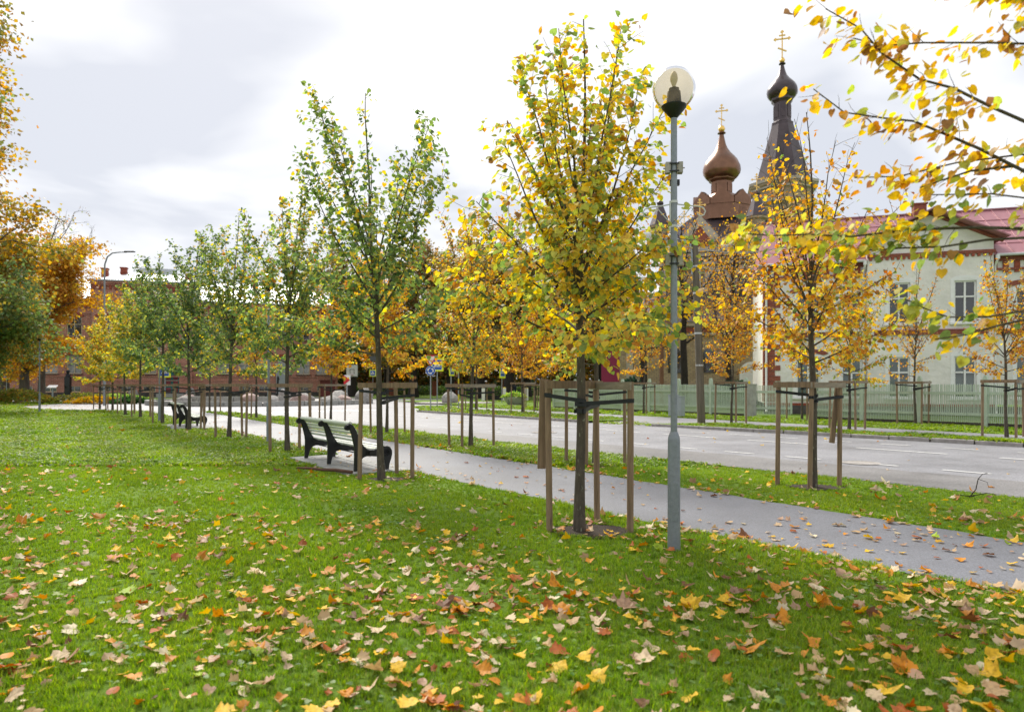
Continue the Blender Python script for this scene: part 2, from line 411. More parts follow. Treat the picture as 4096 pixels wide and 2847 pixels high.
class MB:
    """collects shapes and links them as one mesh object"""

    def __init__(s):
        s.v = []; s.f = []

    def add(s, vs, fs):
        o = len(s.v)
        s.v += [tuple(p) for p in vs]
        s.f += [tuple(i + o for i in f) for f in fs]
        return s

    def box(s, c, d, rz=0.0, rx=0.0, ry=0.0):
        m = Euler((rx, ry, rz)).to_matrix()
        vs = [m @ Vector((x * d[0] / 2, y * d[1] / 2, z * d[2] / 2)) + Vector(c) for x in (-1, 1) for y in (-1, 1) for z in (-1, 1)]
        return s.add(vs, [(0, 1, 3, 2), (4, 6, 7, 5), (0, 4, 5, 1), (2, 3, 7, 6), (0, 2, 6, 4), (1, 5, 7, 3)])

    def tube(s, pts, rad, n=8, caps=True):
        pts = [Vector(p) for p in pts]
        k = len(pts)
        if not hasattr(rad, '__len__'):
            rad = [rad] * k
        d0 = (pts[1] - pts[0]).normalized()
        up = Vector((0, 0, 1)) if abs(d0.z) < 0.9 else Vector((1, 0, 0))
        u = d0.cross(up).normalized()
        vs = []
        for i, p in enumerate(pts):
            d = (pts[min(i + 1, k - 1)] - pts[max(i - 1, 0)]).normalized()
            u = (u - d * u.dot(d)).normalized()
            v = d.cross(u)
            for j in range(n):
                a = 2 * math.pi * j / n
                vs.append(p + (u * math.cos(a) + v * math.sin(a)) * rad[i])
        fs = [(i * n + j, i * n + (j + 1) % n, (i + 1) * n + (j + 1) % n, (i + 1) * n + j) for i in range(k - 1) for j in range(n)]
        if caps:
            fs += [tuple(range(n - 1, -1, -1)), tuple((k - 1) * n + j for j in range(n))]
        return s.add(vs, fs)

    def lathe(s, prof, n=24, c=(0, 0, 0), sx=1.0, sy=1.0, caps=True, rot=0.0):
        vs = [(c[0] + r * math.cos(2 * math.pi * j / n + rot) * sx, c[1] + r * math.sin(2 * math.pi * j / n + rot) * sy, c[2] + z) for r, z in prof for j in range(n)]
        k = len(prof)
        fs = [(i * n + j, i * n + (j + 1) % n, (i + 1) * n + (j + 1) % n, (i + 1) * n + j) for i in range(k - 1) for j in range(n)]
        if caps:
            fs += [tuple(range(n - 1, -1, -1)), tuple((k - 1) * n + j for j in range(n))]
        return s.add(vs, fs)

    def prism(s, poly, d0, d1, axis='Y'):
        """poly: outline in the plane across axis, extruded from d0 to d1. axis Y: (x,z), X: (y,z), Z: (x,y)"""
        def P(p, d):
            return {'Y': (p[0], d, p[1]), 'X': (d, p[0], p[1]), 'Z': (p[0], p[1], d)}[axis]
        n = len(poly)
        vs = [P(p, d0) for p in poly] + [P(p, d1) for p in poly]
        fs = [tuple(range(n - 1, -1, -1)), tuple(range(n, 2 * n))] + [(i, (i + 1) % n, n + (i + 1) % n, n + i) for i in range(n)]
        return s.add(vs, fs)

    def build(s, name, m, parent=None, smooth=False, loc=None, rz=0.0, bevel=0.0):
        me = bpy.data.meshes.new(name)
        me.from_pydata(s.v, [], s.f)
        bm = bmesh.new(); bm.from_mesh(me)
        bmesh.ops.recalc_face_normals(bm, faces=bm.faces)
        if bevel:
            bmesh.ops.bevel(bm, geom=list(bm.edges), offset=bevel, segments=1, affect='EDGES', clamp_overlap=True)
        bm.to_mesh(me); bm.free()
        me.materials.append(M[m])
        if smooth:
            me.polygons.foreach_set('use_smooth', [True] * len(me.polygons))
            if smooth != 'all':
                me.set_sharp_from_angle(angle=R(38))
        o = bpy.data.objects.new(name, me)
        if loc is not None:
            o.location = loc
        o.rotation_euler = (0, 0, rz)
        return link(o, parent)


def inst(src, name, parent=None, loc=(0, 0, 0), rot=(0, 0, 0), scale=(1, 1, 1), m=None):
    o = bpy.data.objects.new(name, src.data if hasattr(src, 'data') else src)
    o.location = loc; o.rotation_euler = rot; o.scale = scale
    return link(o, parent)


def copy_tree(root, loc, rz, label=None):
    def cp(o, parent):
        c = o.copy(); C.objects.link(c)
        if parent is not None:
            c.parent = parent
        for ch in o.children:
            cp(ch, c)
        return c
    c = cp(root, None)
    c.location = loc; c.rotation_euler = (0, 0, rz)
    if label:
        c['label'] = label
    return c


def fast_mesh(name, V, F, cols=None, m=None):
    """V (n,3), F (k,3) triangles, cols (n,3)"""
    me = bpy.data.meshes.new(name)
    V = np.asarray(V, np.float32); F = np.asarray(F, np.int32)
    me.vertices.add(len(V)); me.vertices.foreach_set('co', V.ravel())
    me.loops.add(F.size); me.loops.foreach_set('vertex_index', F.ravel())
    me.polygons.add(len(F))
    me.polygons.foreach_set('loop_start', np.arange(0, F.size, 3, dtype=np.int32))
    me.update(calc_edges=True)
    if cols is not None:
        a = me.color_attributes.new('Col', 'FLOAT_COLOR', 'POINT')
        c4 = np.ones((len(V), 4), np.float32); c4[:, :3] = cols
        a.data.foreach_set('color', c4.ravel())
    if m:
        me.materials.append(M[m])
    return me


def street(a, b, z=0.0):
    """along the street (away from the camera) and across it (to the right) -> world"""
    return (-0.570 * a + 0.822 * b, 0.822 * a + 0.570 * b, z)


def to_ab(X, Y):
    return (-0.570 * X + 0.822 * Y, 0.822 * X + 0.570 * Y)


def sheet(name, pts, z, m, kind='structure', parent=None, jitter=0.0, step=0.5, seed=1):
    """flat sheet with the given outline (world XY); jitter breaks up the edge"""
    rng = random.Random(seed)
    P = []
    n = len(pts)
    for i in range(n):
        p, q = Vector(pts[i][:2]), Vector(pts[(i + 1) % n][:2])
        k = max(1, int((q - p).length / step)) if jitter else 1
        nn = Vector((-(q - p).y, (q - p).x)).normalized() if (q - p).length else Vector((0, 0))
        for j in range(k):
            t = j / k
            P.append(p.lerp(q, t) + (nn * rng.uniform(-jitter, jitter) if jitter else Vector((0, 0))))
    me = bpy.data.meshes.new(name)
    bm = bmesh.new()
    bm.faces.new([bm.verts.new((p.x, p.y, z)) for p in P])
    bmesh.ops.triangulate(bm, faces=bm.faces)
    bmesh.ops.recalc_face_normals(bm, faces=bm.faces)
    for f in bm.faces:
        if f.normal.z < 0:
            f.normal_flip()
    bm.to_mesh(me); bm.free()
    me.materials.append(M[m])
    o = link(bpy.data.objects.new(name, me), parent)
    if kind:
        o['kind'] = kind
    return o


def inside(poly, X, Y):
    """vectorised point in polygon"""
    px = np.array([p[0] for p in poly]); py = np.array([p[1] for p in poly])
    r = np.zeros(X.shape, bool)
    j = len(poly) - 1
    for i in range(len(poly)):
        c = ((py[i] > Y) != (py[j] > Y)) & (X < (px[j] - px[i]) * (Y - py[i]) / (py[j] - py[i] + 1e-12) + px[i])
        r ^= c
        j = i
    return r

# ------------------------------------------------------------------ ground, roads, pavements
ZK = 0.10                                   # height of the far pavement above the road
AB = lambda pts: [street(a, b)[:2] for a, b in pts]
PATH = AB([(-8, 6.3), (2, 6.0), (5.7, 5.68), (11, 5.5), (29, 5.36), (60, 5.2), (60, 7.9), (30, 7.9), (10, 8.0), (-8, 8.05)])
ROAD_NEAR = [(-14, 11.4), (3.7, 11.1), (6.5, 11.0), (10.4, 10.5), (13.3, 10.3), (18.6, 10.4), (34, 10.0), (41, 8.9), (45, 6.0), (52, 2.0)]
KERB = [(-14, 21.9), (6.73, 20.25), (18.3, 19.05)]
KERB2 = [(21.3, 18.6), (28.5, 18.3), (35.6, 18.05)]
ROAD = AB(ROAD_NEAR + [(58, 26), (44, 22), (36.9, 19.0)] + KERB2[::-1] + KERB[::-1])
NOTCH = [(17.6, 21.5), (21.6, 21.5), (20.9, 20.2)]
FAR = AB(KERB + NOTCH + KERB2 + [(36.7, 19.2), (36.3, 21.6), (38, 24.2), (46, 26), (60, 28), (66, 60), (20, 90), (-14, 90)])
RC, RO, RI = (-21.0, 58.0), 16.5, 9.0       # roundabout: centre, outer radius, island radius

sheet('ground', [(-700, -60), (700, -60), (700, 1200), (-700, 1200)], 0.0, 'lawn')
sheet('path', PATH, 0.004, 'path', jitter=0.05, step=0.35, seed=5)
sheet('road', ROAD, 0.008, 'road', jitter=0.025, step=0.8, seed=6)
sheet('old_lane', AB([(-10, 11.45), (3.7, 11.16), (6.5, 11.06), (10.4, 10.56), (13.3, 10.36), (18.6, 10.46), (24, 10.35), (22, 11.6), (14, 12.1), (9.5, 12.7), (3, 13.0), (-10, 13.2)]), 0.0125, 'old_asphalt', jitter=0.06, step=0.5, seed=9)
disc = [(RC[0] + RO * math.cos(t * math.pi / 24), RC[1] + RO * math.sin(t * math.pi / 24)) for t in range(48)]
sheet('roundabout', disc, 0.012, 'road')
sheet('side_road', [(-32, 63), (-110, 72), (-110, 80), (-28, 71)], 0.016, 'road')
sheet('back_road', [(-12, 60), (-4, 57.5), (30, 64), (34, 77), (-4, 79), (-22, 76)], 0.020, 'road')
sheet('cross_path', [(-26, 47.2), (-60, 55.4), (-60, 56.8), (-26, 48.7)], 0.004, 'plaza')
sheet('plaza', [(-4.5, 43.2), (3.5, 38.6), (9, 42), (12, 50), (4, 55.5), (-4.5, 53)], 0.024, 'plaza')
sheet('forecourt', [(-90, 80), (-56, 87.5), (-24, 97), (-20, 92), (-54, 82.5), (-90, 74.5)], 0.004, 'road')
far = sheet('pavement_verge', FAR, ZK, 'lawn')
sheet('pavement', AB([(-14, 23.3), (-14, 21.5), (36.2, 21.6), (37.6, 23.4)]), ZK + 0.006, 'road', jitter=0.03, step=0.6, seed=8)
# driveway ramp between the two verge strips
rp = [street(a, b, z + 0.010) for a, b, z in ((18.3, 19.0, 0), (21.3, 18.55, 0), (21.7, 21.55, ZK), (17.5, 21.55, ZK))]
o = MB().add(rp, [(0, 1, 2, 3)]).build('driveway', 'road'); o['kind'] = 'structure'

# kerb stones, one by one
kr = empty('kerb'); kr['kind'] = 'structure'
kst = MB().box((0, 0, 0), (0.97, 0.14, 0.24)).build('kerb_stone', 'kerb', kr, bevel=0.012)
first = True
rng = random.Random(3)


def kerb_line(poly, step=1.0):
    global first
    for (a0, b0), (a1, b1) in zip(poly[:-1], poly[1:]):
        p, q = Vector(street(a0, b0)), Vector(street(a1, b1))
        n = max(1, int((q - p).length / step))
        ang = math.atan2((q - p).y, (q - p).x)
        for i in range(n):
            c = p.lerp(q, (i + 0.5) / n)
            o = kst if first else inst(kst, 'kerb_stone', kr)
            first = False
            o.location = (c.x, c.y, rng.uniform(-0.012, 0.006) - 0.004)
            o.rotation_euler = (rng.uniform(-.03, .03), 0, ang + rng.uniform(-.012, .012))
            o.scale = ((q - p).length / n * rng.uniform(0.985, 1.0), 1, 1)


kerb_line([(-2, 20.95), (6.73, 20.25), (18.2, 19.06)])
kerb_line(KERB2)
kerb_line([(35.6, 18.05), (36.7, 19.2), (36.3, 21.5)])

# painted lines
mk = empty('road_marking'); mk['kind'] = 'structure'


def dash(a0, a1, b0, b1, wdt):
    p, q = Vector(street(a0, b0)), Vector(street(a1, b1))
    n = Vector((-(q - p).y, (q - p).x, 0)).normalized() * wdt / 2
    z = Vector((0, 0, 0.0165))
    MB().add([p - n + z, q - n + z, q + n + z, p + n + z], [(0, 1, 2, 3)]).build('painted_dash', 'road_paint', mk)


bl = lambda a, a0, b0, a1, b1: b0 + (b1 - b0) * (a - a0) / (a1 - a0)
for (a0, b0, a1, b1, d, g, s, e2, wd) in ((6, 13.5, 21.4, 12.2, 0.75, 0.75, -1, 36, 0.11), (7, 16.7, 24, 15.7, 2.0, 1.0, -2, 36, 0.13), (8, 18.3, 23, 17.2, 0.75, 0.75, 1, 34, 0.11)):
    a = s
    while a < e2:
        dash(a, a + d, bl(a, a0, b0, a1, b1), bl(a + d, a0, b0, a1, b1), wd)
        a += d + g
for i in range(8):                             # zebra crossing before the roundabout
    dash(38.5, 41.6, 9.6 + i * 1.05, 9.5 + i * 1.05, 0.5)
for i in range(6):                             # and one beyond it
    x = -13 + i * 1.5
    MB().add([(x, 67, .03), (x + .6, 67, .03), (x + 1.2, 71, .03), (x + .6, 71, .03)], [(0, 1, 2, 3)]).build('painted_dash', 'road_paint', mk)
for k, (x, y, s) in enumerate(((1.05, 22.3, 0.42), (6.92, 13.55, 0.36))):      # manholes
    o = MB().lathe([(s, 0.012), (s, 0.020), (s * 0.86, 0.020), (s * 0.86, 0.016), (s * 0.8, 0.016), (s * 0.8, 0.019), (0.01, 0.019)], 28, (0, 0, 0)).build('manhole_cover', 'kerb', loc=(x, y, 0.0))
    tag(o, ['round manhole cover in the far lane of the road', 'round manhole cover in the road behind the nearest orange verge tree'][k], 'manhole cover')

# roundabout island: ring of concrete blocks, gravel, boulders
isl = empty('roundabout_ring', (RC[0], RC[1], 0), 0, 'low ring of pale concrete blocks edging the roundabout island', 'low wall')
nb = 38
da = 2 * math.pi / nb
blk = None
for i in range(nb):
    if blk is None:
        m = MB()
        prof = [(RI, 0.0), (RI, 0.36), (RI - 0.4, 0.36), (RI - 0.4, 0.0)]
        K = 4
        vs = []
        for j in range(K + 1):
            t = -da / 2 + 0.004 + (da - 0.008) * j / K
            vs += [(r * math.cos(t), r * math.sin(t), z) for r, z in prof]
        fs = [(j * 4 + q, j * 4 + (q + 1) % 4, (j + 1) * 4 + (q + 1) % 4, (j + 1) * 4 + q) for j in range(K) for q in range(4)]
        fs += [(3, 2, 1, 0), (K * 4, K * 4 + 1, K * 4 + 2, K * 4 + 3)]
        blk = m.add(vs, fs).build('concrete_block', 'concrete', isl)
        ob = blk
    else:
        ob = inst(blk, 'concrete_block', isl)
    ob.rotation_euler = (0, 0, i * da)
    ob.location = (0, 0, 0.012 + rng.uniform(0, 0.02))
gv = MB().lathe([(RI - 0.45, 0.02), (RI - 0.45, 0.24), (RI * 0.5, 0.34), (0.02, 0.38)], 40, (RC[0], RC[1], 0)).build('gravel_bed', 'plaza'); gv['kind'] = 'structure'
inner = empty('inner_concrete_kerb', (RC[0], RC[1] - 0.5, 0), 0, 'second low concrete kerb stepping up behind the boulders', 'low wall')
for i in range(9):
    t = R(205 + i * 14.5)
    o = MB().box((0, 0, 0), (1.42, 0.32, 0.5), 0).build('concrete_block', 'concrete', inner, loc=(5.9 * math.cos(t), 5.9 * math.sin(t), 0.46), rz=t + math.pi / 2)


def boulder(loc, sz, m, seed, label, rz=0.0):
    """rounded glacial boulder"""
    bm = bmesh.new()
    bmesh.ops.create_icosphere(bm, subdivisions=3, radius=1.0)
    r = random.Random(seed)
    pl = [(Vector((r.uniform(-1, 1), r.uniform(-1, 1), r.uniform(-.2, 1))).normalized(), r.uniform(.5, .88)) for _ in range(13)]
    wv = [(Vector((r.uniform(-2, 2), r.uniform(-2, 2), r.uniform(-2, 2))), r.uniform(0, 6)) for _ in range(5)]
    for v in bm.verts:
        p = v.co.copy()
        for n, d in pl:                          # worn flat facets
            e = p.dot(n) - d
            if e > 0:
                p -= n * e * 0.75
        p *= 1 + 0.05 * sum(math.sin(p.dot(k) * 1.6 + ph) for k, ph in wv) / 2
        v.co = p
    for v in bm.verts:
        v.co = Vector((v.co.x * sz[0] / 2, v.co.y * sz[1] / 2, max(-0.1, v.co.z * sz[2] * 0.62 + sz[2] * 0.36)))
    me = bpy.data.meshes.new('boulder'); bm.to_mesh(me); bm.free()
    me.materials.append(M[m])
    me.polygons.foreach_set('use_smooth', [True] * len(me.polygons))
    o = bpy.data.objects.new('boulder', me); o.location = loc; o.rotation_euler = (0, 0, rz)
    link(o)
    return tag(o, label, 'boulder', 'boulders around the roundabout')


BL = [  # x, y (within the island), width, height, stone, label
    (-26.6, 56.0, 1.7, 1.0, 'granite_pink', 'low pinkish boulder at the left end of the roundabout island'),
    (-25.2, 52.4, 1.8, 0.75, 'granite_grey', 'flat grey boulder behind the far bench'),
    (-22.6, 58.5, 1.9, 1.2, 'granite_pink', 'tall pink boulder at the back of the roundabout island'),
    (-21.9, 51.8, 1.3, 0.8, 'granite_grey', 'grey boulder left of the big pink one on the island'),
    (-20.0, 52.2, 2.5, 1.15, 'granite_pink', 'big pink rounded boulder leaning over the concrete ring'),
    (-18.9, 56.5, 1.6, 1.5, 'granite_grey', 'grey boulder standing behind the big pink one'),
    (-18.1, 52.0, 1.5, 0.9, 'granite_grey', 'rounded grey boulder just left of the pointed pink one'),
    (-16.6, 54.5, 2.2, 1.35, 'granite_grey', 'wide grey boulder under the basement window'),
    (-15.9, 51.7, 1.9, 1.2, 'granite_pink', 'pointed pink boulder beside the second lamp post'),
    (-14.3, 56.5, 2.3, 1.5, 'granite_grey', 'large greenish grey boulder under the red and white sign'),
    (-13.2, 53.6, 1.9, 0.85, 'granite_grey', 'grey boulder above the back of the near bench'),
    (-12.6, 55.2, 1.7, 0.95, 'granite_pink', 'pink boulder behind the flat dark one'),
    (-12.0, 53.0, 2.0, 0.45, 'granite_grey', 'flat dark boulder lying on the concrete ring'),
]
for i, (x, y, wd, h, m, lb) in enumerate(BL):
    d = math.hypot(x - RC[0], y - RC[1])
    k = min(1, (RI - 0.6 - wd * 0.4) / d) if d > 0 else 1
    x, y = RC[0] + (x - RC[0]) * k, RC[1] + (y - RC[1]) * k
    boulder((x, y, 0.2), (wd * .92, wd * 0.75, h * .72), m, 40 + i, lb, i * 1.3)
boulder((-12.9, 59.5, 0.1), (1.6, 1.3, 0.9), 'granite_pink', 61, 'pink boulder beside the striped one at the right end of the ring')
boulder((-12.4, 57.2, 0.1), (1.7, 1.3, 1.45), 'granite_grey', 62, 'upright striped boulder at the right end of the concrete ring')
# traffic island with one pale boulder
ti = MB().prism([(-7.9, 55.4), (-6.2, 54.4), (-2.2, 54.6), (-1.4, 58.2), (-4.5, 60.2), (-7.6, 58)], 0.0, 0.14, 'Z').build('traffic_island', 'plaza'); ti['kind'] = 'structure'
boulder((-5.1, 55.6, 0.12), (1.6, 1.2, 1.0), 'granite_grey', 77, 'single pale boulder on the traffic island by the signs')

# ------------------------------------------------------------------ buildings
def wall_mesh(x0, x1, z0, z1, holes, y=0.0, deep=0.2, top=None):
    """front wall with rectangular openings and their reveals; top(x) gives a sloping top edge"""
    m = MB()
    xs = sorted({x0, x1} | {h[0] for h in holes} | {h[1] for h in holes})
    zs = sorted({z0, z1} | {h[2] for h in holes} | {h[3] for h in holes})
    for xa, xb in zip(xs[:-1], xs[1:]):
        for za, zb in zip(zs[:-1], zs[1:]):
            cx, cz = (xa + xb) / 2, (za + zb) / 2
            if any(h[0] < cx < h[1] and h[2] < cz < h[3] for h in holes):
                continue
            m.add([(xa, y, za), (xb, y, za), (xb, y, zb), (xa, y, zb)], [(0, 1, 2, 3)])
    for a, b, c, d in holes:
        q = y + deep
        m.add([(a, y, c), (b, y, c), (b, y, d), (a, y, d), (a, q, c), (b, q, c), (b, q, d), (a, q, d)], [(0, 4, 5, 1), (1, 5, 6, 2), (2, 6, 7, 3), (3, 7, 4, 0)])
    return m


def add_block(m, x0, x1, y0, y1, z0, z1):
    """side, back walls of a block whose front is made separately"""
    return m.add([(x0, y0, z0), (x0, y1, z0), (x1, y1, z0), (x1, y0, z0), (x0, y0, z1), (x0, y1, z1), (x1, y1, z1), (x1, y0, z1)],
                 [(0, 1, 5, 4), (1, 2, 6, 5), (2, 3, 7, 6)])


def make_window(parent, x, y, z, wd, ht, fr, pane, tr=0.66, cache={}, fw=0.07, bars=0):
    key = (wd, ht, fr, tr, fw)
    if key not in cache:
        m = MB()
        mid = 0.06
        m.box((-wd / 2 + fw / 2, 0, ht / 2), (fw, 0.08, ht)); m.box((wd / 2 - fw / 2, 0, ht / 2), (fw, 0.08, ht))
        m.box((0, 0, fw / 2), (wd - 2 * fw, 0.08, fw)); m.box((0, 0, ht - fw / 2), (wd - 2 * fw, 0.08, fw))
        m.box((0, -0.012, ht / 2), (mid * 1.3, 0.09, ht - 2 * fw))
        zt = ht * tr
        pw = wd / 2 - fw - mid * 0.66
        px = wd / 4 - fw / 4 + mid * 0.16
        ps = []
        for s in (-1, 1):
            if tr:
                m.box((s * px, -0.006, zt), (pw, 0.085, mid * 1.2))
                spans = ((fw, zt - mid * 0.6), (zt + mid * 0.6, ht - fw))
            else:
                spans = ((fw, ht - fw),)
            for za, zb in spans:
                ps.append((s * px, za, pw, zb - za))
        o = m.build('window', fr)
        me = o.data
        bpy.data.objects.remove(o)
        pms = []
        for (cx, za, w_, h_) in ps:
            q = MB().box((0, 0, h_ / 2), (w_, 0.02, h_)).build('pane', 'pane')
            pms.append((q.data, cx, za)); bpy.data.objects.remove(q)
        cache[key] = (me, pms)
    me, pms = cache[key]
    o = bpy.data.objects.new('window', me); o.location = (x, y, z); link(o, parent)
    for pm, cx, za in pms:
        k = (pm.name, pane)
        if k not in cache:
            c = pm.copy(); c.materials.clear(); c.materials.append(M[pane]); cache[k] = c
        p = bpy.data.objects.new('pane', cache[k]); p.location = (cx, 0.012, za); link(p, o)
    return o


def arch_band(wd, ht, rise, t, n=8):
    """flat surround: jambs and a segmental head, as an outline ring in (x, z); origin bottom centre of the opening"""
    inn = [(-wd / 2, 0), (-wd / 2, ht)] + [(-wd / 2 + wd * i / n, ht + rise * math.sin(math.pi * i / n)) for i in range(1, n)] + [(wd / 2, ht), (wd / 2, 0)]
    outr = [(-wd / 2 - t, 0), (-wd / 2 - t, ht + t * .4)] + [((-wd / 2 - t) + (wd + 2 * t) * i / n, ht + t * .9 + rise * math.sin(math.pi * i / n)) for i in range(1, n)] + [(wd / 2 + t, ht + t * .4), (wd / 2 + t, 0)]
    return inn, outr


def ring_prism(inn, outr, y0, y1):
    n = len(inn)
    vs = [(p[0], y0, p[1]) for p in inn] + [(p[0], y0, p[1]) for p in outr] + [(p[0], y1, p[1]) for p in inn] + [(p[0], y1, p[1]) for p in outr]
    fs = []
    for i in range(n - 1):
        fs += [(i, i + 1, n + i + 1, n + i), (2 * n + i, 3 * n + i, 3 * n + i + 1, 2 * n + i + 1), (i, 2 * n + i, 2 * n + i + 1, i + 1), (n + i, n + i + 1, 3 * n + i + 1, 3 * n + i)]
    fs += [(0, n, 3 * n, 2 * n), (n - 1, 3 * n - 1, 4 * n - 1, 2 * n - 1)]
    return vs, fs


# ---- two-storey house behind the picket fence
HX, HY, HR = 12.92, 35.0, R(-16)
house = empty('town_house', (HX, HY, ZK), HR, 'two storey pale plaster house with pinkish red metal roof and brick corners', 'house')
GX0, GX1, GY = 4.73, 10.07, -0.35
EV = 7.55
wing1 = [(1.55, 2.65), (3.65, 4.55)]
wing2 = [(11.1, 12.2), (13.9, 15.0)]
gabw = [(5.66, 6.58), (8.45, 9.37)]
LZ, UZ = (0.85, 2.82), (4.2, 5.95)


def hole(ws):
    return [(a, b, z0, z1) for a, b in ws for z0, z1 in (LZ, UZ)]


add_block(wall_mesh(0, GX0, 0.55, EV, hole(wing1)), 0, GX0, 0, 9, 0.55, EV).build('wall', 'plaster', house)
add_block(wall_mesh(GX1, 18, 0.55, EV, hole(wing2)), GX1, 18, 0, 9, 0.55, EV).build('wall', 'plaster', house)
GXc, GAP = 7.42, 9.66
gz = lambda x: GAP - abs(x - GXc) * 0.486
gw = [(5.66, 6.58, 0.85, 2.82), (8.45, 9.37, 0.85, 2.82), (5.66, 6.58, 4.42, 6.40), (8.45, 9.37, 4.42, 6.40)]
m = add_block(wall_mesh(GX0, GX1, 0.55, 7.7, gw, GY), GX0, GX1, GY, 0, 0.55, 7.7)
m.prism([(GX0, 7.7), (GX1, 7.7), (GX1, gz(GX1)), (GXc, GAP), (GX0, gz(GX0))], GY, GY + 2.5)
m.build('gable_wall', 'plaster', house)
# stone plinth with a brick course
MB().box((GX0 / 2, -0.02, 0.2), (GX0 + 0.04, 0.1, 0.5)).box((14, -0.02, 0.2), (8, 0.1, 0.5)).box(((GX0 + GX1) / 2, GY - 0.02, 0.2), (GX1 - GX0 + .04, 0.1, 0.5)).build('plinth', 'dark_stone', house)
MB().box((GX0 / 2, -0.03, 0.5), (GX0 + 0.06, 0.1, 0.12)).box(((GX0 + GX1) / 2, GY - 0.03, 0.5), (GX1 - GX0 + .06, 0.1, 0.12)).build('brick_course', 'brick_piece', house)
# corner quoins: brick blocks alternately long and short, with their courses
qn = {}
for i in range(26):
    z = 0.62 + i * 0.265
    if z > 6.75:
        break
    ln = 0.78 if (i // 1) % 2 == 0 else 0.52
    if ln not in qn:
        qn[ln] = MB().box((ln / 2 - 0.02, 0.0, 0.1275), (ln + 0.04, 0.06, 0.255)).box((0.0, 0.30, 0.1275), (0.06, 0.54, 0.255)).build('quoin', 'brick_red', house)
        qn[ln].location = (0, -0.01, z)
    else:
        inst(qn[ln], 'quoin', house, (0, -0.01, z))
# frieze under the eaves: brick band with plaster squares


def frieze(x0, x1, y, z0, z1):
    MB().box(((x0 + x1) / 2, y - 0.03, z1 - 0.13), (x1 - x0, 0.14, 0.26)).build('cornice', 'brick_red', house)
    MB().box(((x0 + x1) / 2, y - 0.03, z0 + 0.11), (x1 - x0, 0.13, 0.10)).build('string_course', 'brick_red', house)
    n = int((x1 - x0) / 0.44)
    st = (x1 - x0) / n
    a = MB().box((0, 0, 0), (st * 0.5, 0.10, z1 - z0 - 0.44)).build('frieze_brick', 'brick_piece', house)
    b = MB().box((0, 0, 0), (st * 0.46, 0.09, 0.1)).build('dentil', 'brick_piece', house)
    for i in range(n):
        for src, nm, zc in ((a, 'frieze_brick', (z0 + 0.17 + z1 - 0.27) / 2), (b, 'dentil', z0 + 0.0)):
            o = src if i == 0 else inst(src, nm, house)
            o.location = (x0 + (i + 0.25) * st, y - 0.02, zc)


frieze(0.0, GX0 - 0.02, 0, 6.8, EV)
frieze(GX1 + 0.02, 17.9, 0, 6.8, EV)
# gable: brick bands and raking cornice
MB().box((GXc, GY - 0.03, 7.72), (GX1 - GX0 + .06, 0.12, 0.16)).build('string_course', 'brick_red', house)
d0 = MB().box((0, 0, 0), (0.12, 0.10, 0.13)).build('dentil', 'brick_piece', house)
nd_ = 22
for i in range(nd_):
    o = d0 if i == 0 else inst(d0, 'dentil', house)
    o.location = (GX0 + 0.13 + (GX1 - GX0 - 0.26) * i / (nd_ - 1), GY - 0.03, 7.58)
MB().box((GXc, GY - 0.03, 3.98), (GX1 - GX0 - 0.55, 0.12, 0.22)).build('brick_band', 'brick_red', house)
MB().box((GXc, GY - 0.05, 4.105), (GX1 - GX0 - 0.55, 0.16, 0.045)).build('band_ledge', 'roof_pink', house)
MB().box((GX0 / 2, -0.03, 3.98), (GX0 - 0.9, 0.12, 0.22)).box((14, -0.03, 3.98), (7.6, 0.12, 0.22)).build('brick_band', 'brick_red', house)
for s in (-1, 1):
    L = (GX1 - GX0) / 2 + 0.35
    ang = math.atan(0.486)
    MB().box((s * L / 2, 0, 0), (L / math.cos(ang), 0.14, 0.12), 0, 0, s * ang).build('raking_cornice', 'brick_red', house, loc=(GXc, GY - 0.05, GAP - L / 2 * 0.486 - 0.02))
    MB().box((s * L / 2, 1.2, 0), (L / math.cos(ang) + 0.1, 3.4, 0.06), 0, 0, s * ang).build('gable_roof', 'roof_pink', house, loc=(GXc, GY - 0.25, GAP - L / 2 * 0.486 + 0.11))
# attic vent in the gable
MB().prism([(-0.24, 0), (0.24, 0), (0.24, 0.66), (0, 0.86), (-0.24, 0.66)], GY - 0.012, GY + 0.02).build('attic_vent', 'white_post', house, loc=(GXc - 0.1, 0, 8.02))
for i in range(9):
    MB().box((0, 0, 0), (0.46, 0.035, 0.045), 0, R(-35)).build('louvre', 'white_trim', house, loc=(GXc - 0.1, GY - 0.03, 8.07 + i * 0.073))
vs, fs = ring_prism([(-.24, 0), (-.24, .66), (0, .86), (.24, .66), (.24, 0)], [(-.42, -.05), (-.42, .8), (0, 1.12), (.42, .8), (.42, -.05)], GY - 0.04, GY + 0.01)
MB().add(vs, fs).build('vent_surround', 'white_trim', house, loc=(GXc - 0.1, 0, 8.02))


def house_window(x, y, z, wd, ht, pane, lintel):
    wn = make_window(house, x, y + 0.12, z, wd, ht, 'white_trim', pane, 0.62)
    inn, outr = arch_band(wd, ht - 0.0, 0.10, 0.16)
    vs, fs = ring_prism(inn, outr, -0.14, -0.10)
    MB().add(vs, fs).build('surround', 'white_trim', wn)
    MB().box((0, -0.17, -0.05), (wd + 0.42, 0.22, 0.08)).build('sill', 'white_trim', wn)
    MB().prism([(-wd / 2, ht)] + [(-wd / 2 + wd * i / 8, ht + 0.10 * math.sin(math.pi * i / 8)) for i in range(1, 8)] + [(wd / 2, ht)], -0.13, -0.115).build('head_infill', 'white_trim', wn)
    if lintel:
        ii, oo = arch_band(wd + 0.34, ht + 0.14, 0.12, 0.22)
        vs, fs = ring_prism(ii[1:-1], oo[1:-1], -0.165, -0.10)
        MB().add(vs, fs).build('brick_lintel', 'brick_red', wn)


